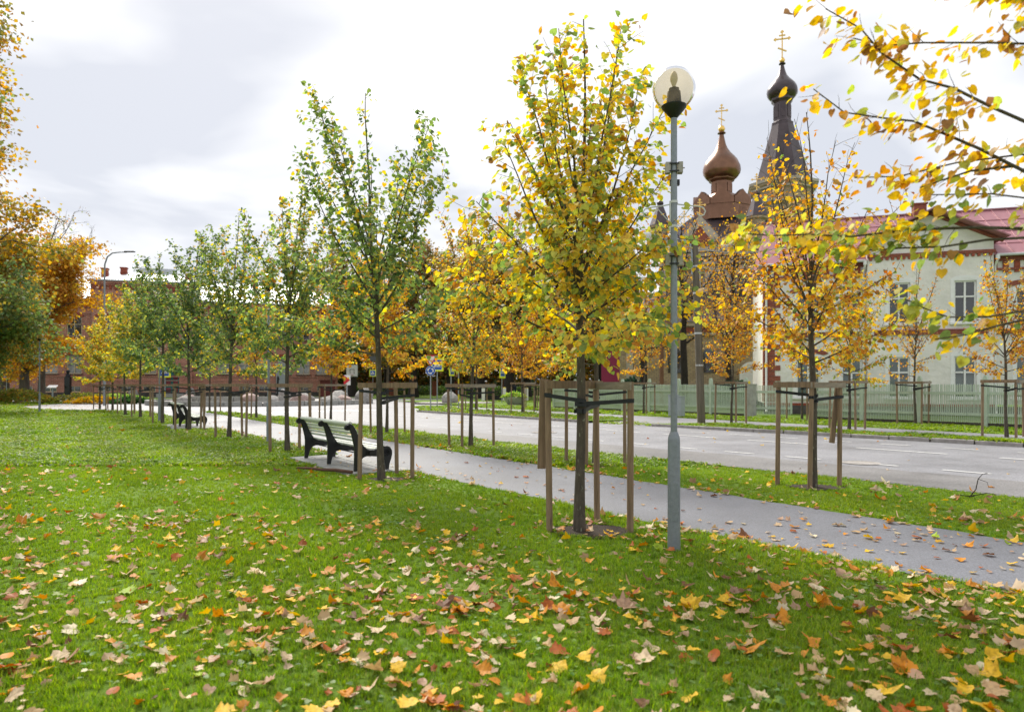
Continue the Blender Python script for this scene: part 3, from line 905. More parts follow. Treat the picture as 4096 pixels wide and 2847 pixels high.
for k, (a, b) in enumerate(wing1 + wing2):
    house_window((a + b) / 2, 0, LZ[0], b - a, LZ[1] - LZ[0], 'pane', True)
    house_window((a + b) / 2, 0, UZ[0], b - a, UZ[1] - UZ[0], 'pane_dark', True)
for a, b, z0, z1 in gw:
    house_window((a + b) / 2, GY, z0, b - a, z1 - z0, 'pane' if z0 < 2 else 'pane_dark', False)
# roof
RX0, RX1, RZ = 0.45, 18.6, 10.75
m = MB()
m.add([(-0.3, -0.35, EV), (18.6, -0.35, EV), (RX1, 4.6, RZ), (RX0, 4.6, RZ), (-0.3, 9.4, EV), (18.6, 9.4, EV)], [(0, 1, 2, 3), (4, 3, 2, 5), (0, 3, 4), (0, 4, 5, 1)])
rf = m.build('roof', 'roof_pink', house)
slope = math.atan2(RZ - EV, 4.95)
sl = math.hypot(RZ - EV, 4.95)
sm = MB().box((0, 0, 0), (0.035, sl, 0.05)).build('roof_seam', 'roof_pink', rf)
for i in range(26):
    o = sm if i == 0 else inst(sm, 'roof_seam', rf)
    o.location = (0.75 + i * 0.68, -0.35 + 4.95 / 2, (EV + RZ) / 2 + 0.02)
    o.rotation_euler = (slope, 0, 0)
for j in range(3):
    MB().box((9.4, 0, 0), (17.2, 0.04, 0.03)).build('roof_seam', 'roof_pink', rf, loc=(0, -0.35 + 4.95 * (0.22 + 0.26 * j), EV + (RZ - EV) * (0.22 + 0.26 * j) + 0.012))
MB().box((9.2, 4.6, RZ + 0.02), (18, 0.2, 0.07)).build('ridge_cap', 'roof_pink', rf)
MB().box((8.2, 4.3, 10.85), (0.6, 0.5, 0.7)).box((8.2, 4.3, 11.2), (0.72, 0.62, 0.07)).build('chimney', 'brick_red', rf)
for x0, x1, y in ((-0.3, GX0 - .1, -0.42), (GX1 + .1, 18.4, -0.42)):
    MB().tube([(x0, y, EV - 0.02), (x1, y, EV - 0.02)], 0.065, 8).build('gutter', 'white_metal', house)
for x, y, z in ((0.1, -0.12, 7.2), (GX0 - 0.12, -0.1, 7.2), (GX1 + 0.14, -0.1, 7.2)):
    MB().tube([(x, -0.42, EV - .05), (x, -0.42, EV - .2), (x, y, z - .15), (x, y, 0.25), (x, y - .12, 0.12)], 0.052, 10).tube([(x, -0.42, EV - .02), (x, -0.42, EV - .22)], 0.085, 10).build('downpipe', 'white_trim', house, smooth=True)

# ---- brick school building far left
school = empty('brick_school', (-56.05, 91.0, 0), math.atan2(9, 30.5), 'long red brick school with cream window frames and pale metal roof', 'building')
secs = [(-19.0, 0.0, 0.8, 13.0), (0.0, 12.25, 0.0, 15.55), (12.25, 31.8, 0.5, 13.1)]
cens = {0: [-2.25 - 2.8 * i for i in range(6)], 1: [1.55, 4.25, 6.95], 2: [13.75, 16.4, 19.05, 21.7, 24.35, 27.0, 29.65]}
lint = None
for k, (x0, x1, y, ev) in enumerate(secs):
    hs = []
    for c in cens[k]:
        hs += [(c - .875, c + .875, 3.1, 5.45), (c - .875, c + .875, 8.1, 10.7), (c - .78, c + .78, 0.66, 1.45)]
    if k == 1:
        hs += [(8.85, 10.65, 0.45, 4.0), (8.9, 10.6, 8.1, 10.7)]
    add_block(wall_mesh(x0, x1, 0.6, ev, hs, y, 0.25), x0, x1, y, y + 14, 0.6, ev).build('wall', 'brick_school', school)
    MB().box(((x0 + x1) / 2, y - 0.03, 0.3), (x1 - x0 + .06, 0.22, 0.62)).build('stone_plinth', 'dark_stone', school)
    for z, h_, p in ((2.78, 0.16, .12), (2.2, 0.1, .08), (7.55, 0.24, .14), (6.85, 0.12, .08), (ev - 1.75, 0.14, .1), (ev - 0.22, 0.3, .3), (ev - 0.5, 0.14, .2)):
        MB().box(((x0 + x1) / 2, y - p / 2 + 0.02, z), (x1 - x0 + p, p + 0.04, h_)).build('brick_band', 'brick_school', school)
    cb = MB().box((0, 0, 0), (0.3, 0.22, 0.5)).build('corbel', 'brick_piece', school)
    n = int((x1 - x0) / 0.62)
    for i in range(n):
        o = cb if i == 0 else inst(cb, 'corbel', school)
        o.location = (x0 + 0.3 + i * (x1 - x0 - .6) / (n - 1), y - 0.1, ev - 0.85)
    for c in cens[k]:
        for z, ht, pn in ((3.1, 2.35, 'pane_curtain'), (8.1, 2.6, 'pane_dark')):
            wn = make_window(school, c, y + 0.16, z, 1.75, ht, 'cream_frame', pn, 0.62, fw=0.09)
            inn = [(-.875 + 1.75 * i / 8, ht + 0.0 + 0.34 * math.sin(math.pi * i / 8)) for i in range(9)]
            MB().prism([(-.875, ht - 0.001)] + inn[1:-1] + [(.875, ht - 0.001)], -0.10, -0.16).build('arched_head', pn, wn)
            ou = [(-1.2 + 2.4 * i / 8, ht + 0.22 + 0.42 * math.sin(math.pi * i / 8)) for i in range(9)]
            vs, fs = ring_prism(inn, ou, -0.27, -0.12)
            MB().add(vs, fs).build('brick_lintel', 'brick_piece', wn)
            MB().box((0, -0.24, -0.06), (2.1, 0.3, 0.1)).build('sill', 'dark_stone', wn)
        make_window(school, c, y + 0.14, 0.66, 1.56, 0.79, 'cream_frame', 'pane_dark', 0.0, fw=0.09)
# roofs
for k, (x0, x1, y, ev) in enumerate(secs):
    o_, d_ = 0.45, 14.4
    zt = ev + (2.3 if k == 1 else 3.6)
    xa, xb = (x0 + 4.4, x1 - 3.2) if k == 1 else (x0 + (5 if k == 0 else -3), x1 - (5 if k == 2 else -3))
    m = MB().add([(x0 - o_, y - o_, ev), (x1 + o_, y - o_, ev), (x1 + o_, y + d_, ev), (x0 - o_, y + d_, ev), (xa, y + 6.5, zt), (xb, y + 6.5, zt), (xb, y + 7.5, zt), (xa, y + 7.5, zt)],
                 [(0, 1, 5, 4), (1, 2, 6, 5), (2, 3, 7, 6), (3, 0, 4, 7), (4, 5, 6, 7), (3, 2, 1, 0)])
    rf2 = m.build('roof', 'school_roof', school)
    MB().box(((x0 + x1) / 2, y - o_ + .02, ev + 0.08), (x1 - x0 + 2 * o_, 0.12, 0.2)).build('gutter', 'school_roof', rf2)
    if k == 1:
        MB().box(((xa + xb) / 2, y + 7, zt + .25), (xb - xa, 1.6, 0.7)).build('roof_lantern', 'school_roof', rf2)
for x, y, z0, z1 in ((0.7, 3.5, 15.6, 17.75), (2.7, 5.0, 15.6, 18.2), (-3.4, 4.2, 13.4, 15.4), (11.2, 4, 15.8, 17.6), (20, 6, 14, 18)):
    MB().box((x, y, (z0 + z1) / 2), (0.75, 0.75, z1 - z0)).box((x, y, z1 - .08), (0.92, 0.92, 0.16)).box((x, y, z1 - .75), (0.86, 0.86, 0.12)).build('chimney', 'brick_piece', school)
MB().tube([(-0.12, 0.6, 12.6), (-0.12, 0.6, 0.5)], 0.09, 8).tube([(-0.12, 0.35, 15.2), (-0.12, 0.35, 12.4), (-.12, .6, 12.0)], 0.09, 8).build('downpipe', 'sign_back', school)
# panelled double door
dr = empty('door', (9.75, 0.1, 0.45)); dr.parent = school
for s in (-1, 1):
    lf = MB().box((s * 0.45, 0, 1.75), (0.88, 0.09, 3.5)).build('door_leaf', 'door_teal', dr)
    for j in range(4):
        MB().add([(s * .45 - .3, -.06, .2 + j * .85), (s * .45 + .3, -.06, .2 + j * .85), (s * .45 + .3, -.06, .8 + j * .85), (s * .45 - .3, -.06, .8 + j * .85), (s * .45, -.13, .5 + j * .85)],
                 [(0, 1, 4), (1, 2, 4), (2, 3, 4), (3, 0, 4), (3, 2, 1, 0)]).build('door_panel', 'door_maroon', lf)
MB().box((9.75, -0.7, 0.2), (3.4, 1.6, 0.42)).build('doorstep', 'slab', school)
# grey banner beside the windows
bn = empty('banner', (23.95, 0.28, 0.3)); bn.parent = school
MB().box((0, -0.02, 2.2), (1.36, 0.06, 4.4)).build('banner_cloth', 'cabinet', bn)
for j, wd in enumerate((0.62, 0.6, 0.36)):
    MB().box((-0.55 + wd / 2 + .3, -0.06, 3.62 - j * 0.16), (wd, 0.02, 0.07)).build('print_line', 'sign_black', bn)
MB().prism([(-.62, 0), (-.42, 0), (-.36, 1.2), (-.3, 1.9), (-.2, 2.15), (-.3, 2.4), (-.44, 2.7), (-.56, 2.4), (-.6, 1.2)], -0.072, -0.055).build('printed_figure', 'sign_black', bn)
MB().box((23.9, -0.6, 0.12), (4.2, 1.4, 0.26)).build('entrance_step', 'sign_black', school)

# ---- yellow brick church with copper domes
church = empty('orthodox_church', (13.2, 61.0, 0), R(-16), 'yellow brick church with brown copper onion domes and gilded crosses', 'church')
CW, CD, CH = 8.5, 12.0, 13.6


def arch_poly(cx, z0, wd, ht, n=10):
    return [(cx - wd / 2, z0), (cx + wd / 2, z0)] + [(cx + wd / 2 * math.cos(math.pi * i / n), z0 + ht + wd / 2 * math.sin(math.pi * i / n)) for i in range(n + 1)]


add_block(wall_mesh(0, CW, 0, CH, []), 0, CW, 0, CD, 0, CH).build('wall', 'brick_yellow', church)
for z, h_, p in ((CH - 0.2, 0.42, .5), (CH - .62, .3, .34), (CH - 1.35, .24, .26), (CH - 1.75, .2, .16), (8.9, .3, .2)):
    MB().box((CW / 2, -p / 2, z), (CW + p, p, h_)).box((CW + p / 4 + .01, CD / 2, z), (p / 2, CD, h_)).build('cornice', 'limestone', church)
dn = MB().box((0, 0, 0), (0.2, 0.16, 0.26)).build('dentil', 'limestone', church)
for i in range(24):
    o = dn if i == 0 else inst(dn, 'dentil', church)
    o.location = (0.25 + i * (CW - .5) / 23, -0.2, CH - 1.0)
for x in (0.35, 3.3, 6.2, CW - 0.35):
    MB().box((x, -0.1, (CH - 1.8) / 2), (0.5, 0.24, CH - 1.8)).build('pilaster', 'limestone', church)
for cx in (4.85, 7.3):
    MB().prism(arch_poly(cx, 9.3, 1.5, 1.4), -0.05, 0.02).build('window', 'pane_dark', church)
    inn = [(p[0] - cx, p[1]) for p in arch_poly(cx, 9.3, 1.5, 1.4)][2:][::-1]
    ou = [(p[0] - cx, p[1]) for p in arch_poly(cx, 9.3, 2.3, 1.4)][2:][::-1]
    vs, fs = ring_prism([(-.75, 9.3)] + inn + [(.75, 9.3)], [(-1.15, 9.1)] + ou + [(1.15, 9.1)], -0.22, 0)
    MB().add(vs, fs).build('window_arch', 'limestone', church, loc=(cx, 0, 0))
# row of round gables and the pointed one over the cornice
for cx, r_ in ((0.95, .85), (5.7, .8), (7.1, .65), (8.1, .45)):
    MB().prism([(cx + r_ * math.cos(math.pi * i / 12), CH + r_ * 1.05 * math.sin(math.pi * i / 12)) for i in range(13)], -0.3, 0.5).build('round_gable', 'limestone', church)
    MB().prism([(cx + r_ * .6 * math.cos(math.pi * i / 12), CH + r_ * .65 * math.sin(math.pi * i / 12)) for i in range(13)], -0.36, -0.29).build('gable_ring', 'plaster', church)
MB().prism([(1.9, CH), (5.0, CH), (5.1, CH + .9), (3.45, CH + 2.9), (1.8, CH + .9)], -0.25, 0.6).build('pointed_gable', 'limestone', church)
MB().prism([(2.7, CH + .1), (4.2, CH + .1), (4.3, CH + .75), (3.45, CH + 1.95), (2.6, CH + .75)], -0.31, -0.24).build('gable_field', 'brick_red', church)
MB().add([(-.2, -.4, CH + .35), (CW + .3, -.4, CH + .35), (CW + .3, CD, CH + .35), (-.2, CD, CH + .35), (CW / 2 - 1.6, CD / 2 - 1.6, 17.4), (CW / 2 + 2.6, CD / 2 - 1.6, 17.4), (CW / 2 + 2.6, CD / 2 + 2.6, 17.4), (CW / 2 - 1.6, CD / 2 + 2.6, 17.4)],
         [(0, 1, 5, 4), (1, 2, 6, 5), (2, 3, 7, 6), (3, 0, 4, 7), (4, 5, 6, 7)]).build('roof', 'copper_dark', church)


def cross(parent, x, y, z, h, m='gold'):
    q = MB()
    t = h * 0.045
    q.box((x, y, z + h / 2), (t, t, h)).box((x, y, z + h * .72), (h * .5, t, t)).box((x, y, z + h * .86), (h * .24, t, t))
    q.box((x, y, z + h * .3), (h * .36, t, t), 0, 0, R(28))
    for sx, sz in ((-.25, .72), (.25, .72), (0, 1.0)):
        q.box((x + h * sx, y, z + h * sz), (t * 2.2, t * 1.2, t * 2.2), 0, 0, R(45))
    q.build('cross', m, parent)


def onion(parent, x, y, zb, r, zt, m, n=16):
    h = zt - zb
    pr = [(0.72, 0), (0.86, .05), (0.97, .12), (1.0, .2), (0.97, .29), (0.86, .39), (0.68, .48), (0.48, .57), (0.33, .66), (0.23, .76), (0.165, .87), (0.12, .96), (0.11, 1.0)]
    MB().lathe([(r * a, h * b) for a, b in pr], n, (x, y, zb)).build('onion_dome', m, parent, smooth='all')
    rb = MB().lathe([(r * .13, 0), (r * .22, .04), (r * .22, .1), (r * .1, .14)], 12, (x, y, zt - .04)).build('dome_collar', m, parent)
    MB().lathe([(0.02, -r * .19), (r * .13, -r * .15), (r * .19, 0), (r * .13, r * .15), (0.02, r * .19)], 14, (x, y, zt + .1 + r * .19)).build('gilded_ball', 'gold', parent, smooth='all')


def drum(parent, x, y, z0, z1, r, m):
    h = z1 - z0
    MB().lathe([(r * 1.25, 0), (r * 1.25, .12 * h), (r * 1.05, .16 * h), (r, .2 * h), (r, .8 * h), (r * 1.08, .84 * h), (r * 1.25, .9 * h), (r * 1.3, h)], 8, (x, y, z0), rot=R(22.5)).build('drum', m, parent)
    for i in range(8):
        a = i * math.pi / 4
        MB().box((0, 0, 0), (0.04, r * .42, h * .42)).build('drum_panel', m, parent, loc=(x + math.cos(a) * r * .95, y + math.sin(a) * r * .95, z0 + h * .5), rz=a)


sx_, sy_ = 5.4, 6.0
MB().lathe([(2.75, 0), (2.75, 1.5)], 8, (sx_, sy_, 17.0), rot=R(22.5)).build('octagon', 'copper', church)
for i in range(8):
    a = i * math.pi / 4 + math.atan2(-1, 0)
    MB().prism([(-1.05, 0), (1.05, 0), (1.05, .5), (0, 1.35), (-1.05, .5)], -0.1, 0.35).build('octagon_gable', 'copper', church, loc=(sx_ + math.cos(a) * 2.52, sy_ + math.sin(a) * 2.52, 18.35), rz=a + math.pi / 2)
MB().lathe([(2.6, 0), (1.2, 1.3)], 8, (sx_, sy_, 18.4), rot=R(22.5)).build('octagon_roof', 'copper', church)
drum(church, sx_, sy_, 19.3, 21.3, 1.0, 'copper')
onion(church, sx_, sy_, 21.2, 1.75, 25.6, 'copper')
cross(church, sx_, sy_, 26.4, 1.9)
# corner turrets
for tx, ty, zb in ((0.0, 0.6, CH), (CW - .3, 0.4, CH + .2)):
    MB().lathe([(0.72, 0), (0.72, 2.0), (0.95, 2.1), (0.95, 2.3)], 8, (tx, ty, zb), rot=R(22.5)).build('turret', 'brick_yellow', church)
    MB().lathe([(1.0, 0), (0.25, 1.9), (0.32, 2.0), (0.3, 2.15), (0.1, 2.3)], 8, (tx, ty, zb + 2.3), rot=R(22.5)).build('turret_roof', 'copper_dark', church)
    for i in range(4):
        a = -math.pi / 2 + (i - 1.5) * math.pi / 4
        MB().box((0, 0, 0), (0.03, 0.28, 0.9)).build('turret_slit', 'sign_black', church, loc=(tx + .67 * math.cos(a), ty + .67 * math.sin(a), zb + 1.1), rz=a)
    cross(church, tx, ty, zb + 4.5, 1.5)
for x, z in ((2.0, 16.3), (3.45, 16.3)):
    cross(church, x, 0.2 if x > 3 else 4, z - .1, 1.7)
# bell tower
tx, ty = 12.3, 21.2
MB().lathe([(3.35, 0), (3.35, 21.5), (3.7, 21.8), (3.7, 22.2), (3.4, 22.4), (3.4, 23.3), (3.85, 23.8), (3.85, 24.4), (3.2, 24.6)], 8, (tx, ty, 0), rot=R(22.5)).build('bell_tower', 'brick_yellow', church)
for z, r_ in ((22.0, 3.78), (23.6, 3.7), (24.2, 3.95), (18.5, 3.5)):
    MB().lathe([(r_ - .3, -.2), (r_, -.15), (r_, .15), (r_ - .3, .2)], 8, (tx, ty, z), rot=R(22.5)).build('tower_band', 'limestone', church)
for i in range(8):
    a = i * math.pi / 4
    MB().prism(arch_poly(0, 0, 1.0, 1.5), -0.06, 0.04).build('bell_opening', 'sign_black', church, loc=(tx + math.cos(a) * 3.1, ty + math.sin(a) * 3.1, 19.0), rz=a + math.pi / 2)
MB().lathe([(3.1, 0), (1.2, 6.6)], 8, (tx, ty, 24.6), rot=R(22.5)).build('tent_roof', 'copper_dark', church)
drum(church, tx, ty, 31.0, 34.3, 0.98, 'copper_dark')
onion(church, tx, ty, 34.2, 1.68, 38.2, 'copper_dark')
cross(church, tx, ty, 39.0, 2.9, 'gold')
# low side building of the church
an = empty('church_annex', (8.0, 53.4, ZK), R(-16), 'low yellow brick side building of the church with brown roof', 'building')
AWd = 13.2
add_block(wall_mesh(0, AWd, 0, 6.2, []), 0, AWd, 0, 7, 0, 6.2).build('wall', 'brick_yellow', an)
MB().box((AWd / 2, -.1, 6.1), (AWd + .3, .3, .3)).box((AWd / 2, -.06, 5.3), (AWd, .2, .16)).build('cornice', 'limestone', an)
MB().box((AWd / 2, -.04, 5.65), (AWd, .12, .34)).build('brick_band', 'brick_red', an)
MB().add([(-.3, -.4, 6.25), (AWd + .2, -.4, 6.25), (AWd, 7, 9.4), (0, 7, 9.4), (0, 7, 6.25), (AWd, 7, 6.25)], [(0, 1, 2, 3), (0, 3, 4), (1, 5, 2)]).build('roof', 'copper_dark', an)
MB().box((AWd * .42, -.28, 1.35), (AWd * .5, .56, .08), 0, R(-14)).box((AWd * .42, -.12, .6), (AWd * .5, .3, 1.2)).build('cellar_hood', 'cabinet', an)
for x in (1.2, 8.6, 12.8):
    MB().box((x, -.1, 2.7), (.5, .24, 5.4)).build('pilaster', 'limestone', an)
for x in (4.6, 7.2):
    MB().prism(arch_poly(x, 2.4, 1.0, 1.4), -0.06, 0.02).build('window', 'pane_dark', an)
vs, fs = ring_prism([(-.6, 0), (-.6, 2.1)] + [(-.6 * math.cos(math.pi * i / 8), 2.1 + .6 * math.sin(math.pi * i / 8)) for i in range(1, 8)] + [(.6, 2.1), (.6, 0)],
                    [(-.8, 0), (-.8, 2.1)] + [(-.8 * math.cos(math.pi * i / 8), 2.1 + .8 * math.sin(math.pi * i / 8)) for i in range(1, 8)] + [(.8, 2.1), (.8, 0)], -0.12, 0.02)
dd = MB().add(vs, fs).build('door_frame', 'white_trim', an, loc=(10.1, 0, .3))
MB().prism([(-.6, 0), (.6, 0), (.6, 2.1)] + [(.6 * math.cos(math.pi * i / 8), 2.1 + .6 * math.sin(math.pi * i / 8)) for i in range(1, 8)] + [(-.6, 2.1)], -0.06, 0.0).build('door', 'white_post', an, loc=(10.1, 0, .3))

# ------------------------------------------------------------------ trees
def heart(n=5, fold=0.16, bend=0.25):
    """lime leaf: heart outline, folded along the midrib, tip bent down; stalk at origin, tip at +Y 1"""
    half = [(0.0, 0.10), (0.26, -0.03), (0.47, 0.13), (0.50, 0.38), (0.38, 0.64), (0.17, 0.86)] if n == 5 else [(0.0, 0.08), (0.36, 0.0), (0.5, 0.36), (0.28, 0.74)]
    v = [(0, 0.42, 0.0)]
    ol = [(x, y) for x, y in half] + [(0, 1.02)] + [(-x, y) for x, y in half[:0:-1]]
    for x, y in ol:
        v.append((x, y, fold * abs(x) - bend * max(0, y - 0.4) ** 2))
    k = len(ol)
    f = [(0, 1 + i, 1 + (i + 1) % k) for i in range(k)]
    return np.array(v), np.array(f)


HEART, HEART_LO = heart(5), heart(4)
DIAMOND = (np.array([(0, 0, 0), (0.45, 0.45, 0.10), (0, 1, -0.1), (-0.45, 0.45, 0.10)]), np.array([(0, 1, 2), (0, 2, 3)]))


def maple_leaf(seed=0, curl=0.2):
    r = np.random.default_rng(seed)
    ang = [0, 12, 24, 36, 50, 62, 76, 92, 106, 128, 150]
    rad = [1.0, .80, .78, .66, .94, .76, .70, .62, .70, .52, .42]
    P = []
    for s in (1, -1):
        for a, q in zip(ang, rad):
            if s == -1 and a == 0:
                continue
            q2 = q * r.uniform(.88, 1.1)
            P.append((s * math.sin(R(a)) * q2, math.cos(R(a)) * q2))
    right = P[:len(ang)]; left = P[len(ang):]
    ol = right + [(0, -0.2)] + left[::-1]
    ax = r.uniform(0, math.pi)
    cv = r.uniform(.4, 1) * curl
    tw = r.uniform(-.25, .25)
    v = [(0, 0, 0)]
    for i, (x, y) in enumerate(ol):
        d = x * math.cos(ax) + y * math.sin(ax)
        e = -x * math.sin(ax) + y * math.cos(ax)
        v.append((x, y, cv * d * d * (1.4 if d > 0 else .8) + tw * d * e + r.uniform(-.09, .09)))
    v = np.array(v)
    v[:, 1] += 0.1
    k = len(ol)
    f = np.array([(0, 1 + i, 1 + (i + 1) % k) for i in range(k)])
    return v, f


def norm(a):
    return a / np.maximum(np.linalg.norm(a, axis=-1, keepdims=True), 1e-9)


def frames(d, up):
    """leaf frame: y along d, z near up"""
    y = norm(d)
    x = norm(np.cross(y, up))
    z = np.cross(x, y)
    return np.stack([x, y, z], axis=-1)


def scatter_mesh(name, tpl, pos, Fm, size, cols, m):
    tv, tf = tpl
    N, k = len(pos), len(tv)
    V = np.einsum('nij,kj->nki', Fm, tv) * size[:, None, None] + pos[:, None, :]
    F = (tf[None] + (np.arange(N) * k)[:, None, None]).reshape(-1, 3)
    return fast_mesh(name, V.reshape(-1, 3), F, np.repeat(cols, k, axis=0), m)


YEL, GOLD, ORA, RUST, BRO = (.78, .58, .10), (.67, .43, .085), (.56, .26, .055), (.38, .13, .035), (.25, .14, .065)
YGR, GRN, DGR, OLV = (.50, .53, .115), (.215, .305, .095), (.105, .165, .07), (.20, .175, .05)
PAL = {
    'yellow': [(YEL, 33), (YGR, 32), (GRN, 22), (GOLD, 9), (ORA, 3), (BRO, 1)],
    'green': [(GRN, 48), (DGR, 26), (YGR, 16), (YEL, 7), (GOLD, 3)],
    'greenyel': [(GRN, 46), (YGR, 24), (DGR, 14), (YEL, 12), (GOLD, 4)],
    'dark': [(DGR, 48), (GRN, 38), (YGR, 9), (YEL, 5)],
    'orange': [(GOLD, 34), (ORA, 26), (YEL, 18), (YGR, 10), (BRO, 8), (GRN, 4)],
    'amber': [(ORA, 36), (GOLD, 34), (YEL, 12), (BRO, 12), (RUST, 6)],
    'mixed': [(GOLD, 24), (YGR, 20), (GRN, 22), (YEL, 14), (ORA, 14), (BRO, 6)],
    'maple': [(GOLD, 30), (ORA, 30), (YEL, 18), (OLV, 14), (RUST, 8)],
    'olive': [(OLV, 40), (GRN, 14), (GOLD, 18), (BRO, 16), (ORA, 12)],
    'mapledark': [(DGR, 40), (GRN, 34), (OLV, 18), (GOLD, 8)],
    'mapleolive': [(GOLD, 20), (OLV, 38), (GRN, 14), (ORA, 16), (YEL, 9), (BRO, 7)],
    'far': [(OLV, 36), (BRO, 24), (GOLD, 10), (DGR, 22), (ORA, 8)],
}


def pick(rng, pal, n, bias=None):
    cs = np.array([c for c, _ in pal]); ws = np.array([q for _, q in pal], float); ws /= ws.sum()
    c = cs[rng.choice(len(cs), n, p=ws)]
    return np.clip(c * rng.uniform(.78, 1.22, (n, 1)) * rng.uniform(.92, 1.08, (n, 3)), 0.004, .9)


class Wood:
    def __init__(s):
        s.mb = MB(); s.sites = []       # leaf sites: (pos, dir)

    def limb(s, pts, r0, r1, n=6):
        k = len(pts)
        s.mb.tube(pts, [r0 + (r1 - r0) * (i / (k - 1)) ** 0.8 for i in range(k)], n, caps=True)


def curve(p, d, L, steps, rng, up=0.0, wig=0.08):
    pts = [Vector(p)]
    d = Vector(d).normalized()
    for i in range(steps):
        d = (d + Vector((rng.normal(0, wig), rng.normal(0, wig), rng.normal(0, wig) + up))).normalized()
        pts.append(pts[-1] + d * (L / steps))
    return pts


def twiggy(wd, pts, rng, dens, tl, s0=0.25, tr=0.004, twigs=True, leafstep=0.055):
    """side twigs and leaf sites along a branch"""
    tot = sum((b - a).length for a, b in zip(pts[:-1], pts[1:]))
    n = max(2, int(tot * dens))
    k = len(pts) - 1
    side = 1
    for i in range(n):
        s = s0 + (1 - s0) * (i + rng.uniform(.1, .9)) / n
        f = min(s * k, k - 1e-6); j = int(f)
        p = pts[j].lerp(pts[j + 1], f - j)
        d = (pts[j + 1] - pts[j]).normalized()
        pr = d.cross(Vector((rng.normal(0, .5), rng.normal(0, .5), 1))).normalized() * side
        side = -side
        td = (d * rng.uniform(.5, 1.0) + pr * rng.uniform(.6, 1.0) + Vector((0, 0, rng.uniform(-.15, .3)))).normalized()
        L = tl * rng.uniform(.5, 1.2) * (1.15 - .55 * s)
        tp = curve(p, td, L, 3, rng, -0.03, .12)
        if twigs:
            wd.mb.tube(tp, [tr, tr * .8, tr * .6, tr * .4], 3, caps=False)
        m = max(2, int(L / leafstep))
        for q in range(m):
            u = (q + .6) / m * 3
            jj = min(int(u), 2)
            wd.sites.append((tp[jj].lerp(tp[jj + 1], u - jj), (tp[jj + 1] - tp[jj]).normalized()))
    for q in range(int(tot * (1 - s0) / (leafstep * 1.3))):
        s = s0 + (1 - s0) * rng.uniform(0, 1)
        f = min(s * k, k - 1e-6); j = int(f)
        wd.sites.append((pts[j].lerp(pts[j + 1], f - j), (pts[j + 1] - pts[j]).normalized()))


def leaves_from(sites, rng, n, size, centre, droop=0.9):
    idx = rng.choice(len(sites), n, replace=len(sites) < n)
    P = np.array([sites[i][0] for i in idx]); D = np.array([sites[i][1] for i in idx])
    outw = P - np.array(centre); outw[:, 2] *= .3; outw = norm(outw)
    d = norm(D * .45 + outw * .35 + rng.normal(0, .45, (n, 3)) + np.array([0, 0, -droop]) * rng.uniform(.4, 1.1, (n, 1)))
    up = norm(rng.normal(0, .55, (n, 3)) + outw * .55 + np.array([0, 0, .75]))
    P = P + rng.normal(0, .04, (n, 3)) + d * .03
    s = size * rng.uniform(.62, 1.18, n)
    return P, frames(d, up), s


LEAF_CACHE = {}


def leaf_objects(parent, tpl, tplname, P, Fm, S, cols, m):
    """single leaves as parts that share a few meshes (one per shade)"""
    for i in range(len(P)):
        c = cols[i]
        key = (tplname, m) + tuple(int(round(math.log(max(x, .004)) * 4.0)) for x in c)
        if key not in LEAF_CACHE:
            tv, tf = tpl
            LEAF_CACHE[key] = fast_mesh('leaf', tv, tf, np.repeat(c[None], len(tv), 0), m)
        o = bpy.data.objects.new('leaf', LEAF_CACHE[key])
        o.parent = parent
        mm = Matrix.Identity(4)
        for a in range(3):
            for b in range(3):
                mm[a][b] = Fm[i][a][b] * S[i]
            mm[a][3] = P[i][a]
        o.matrix_local = mm
        C.objects.link(o)


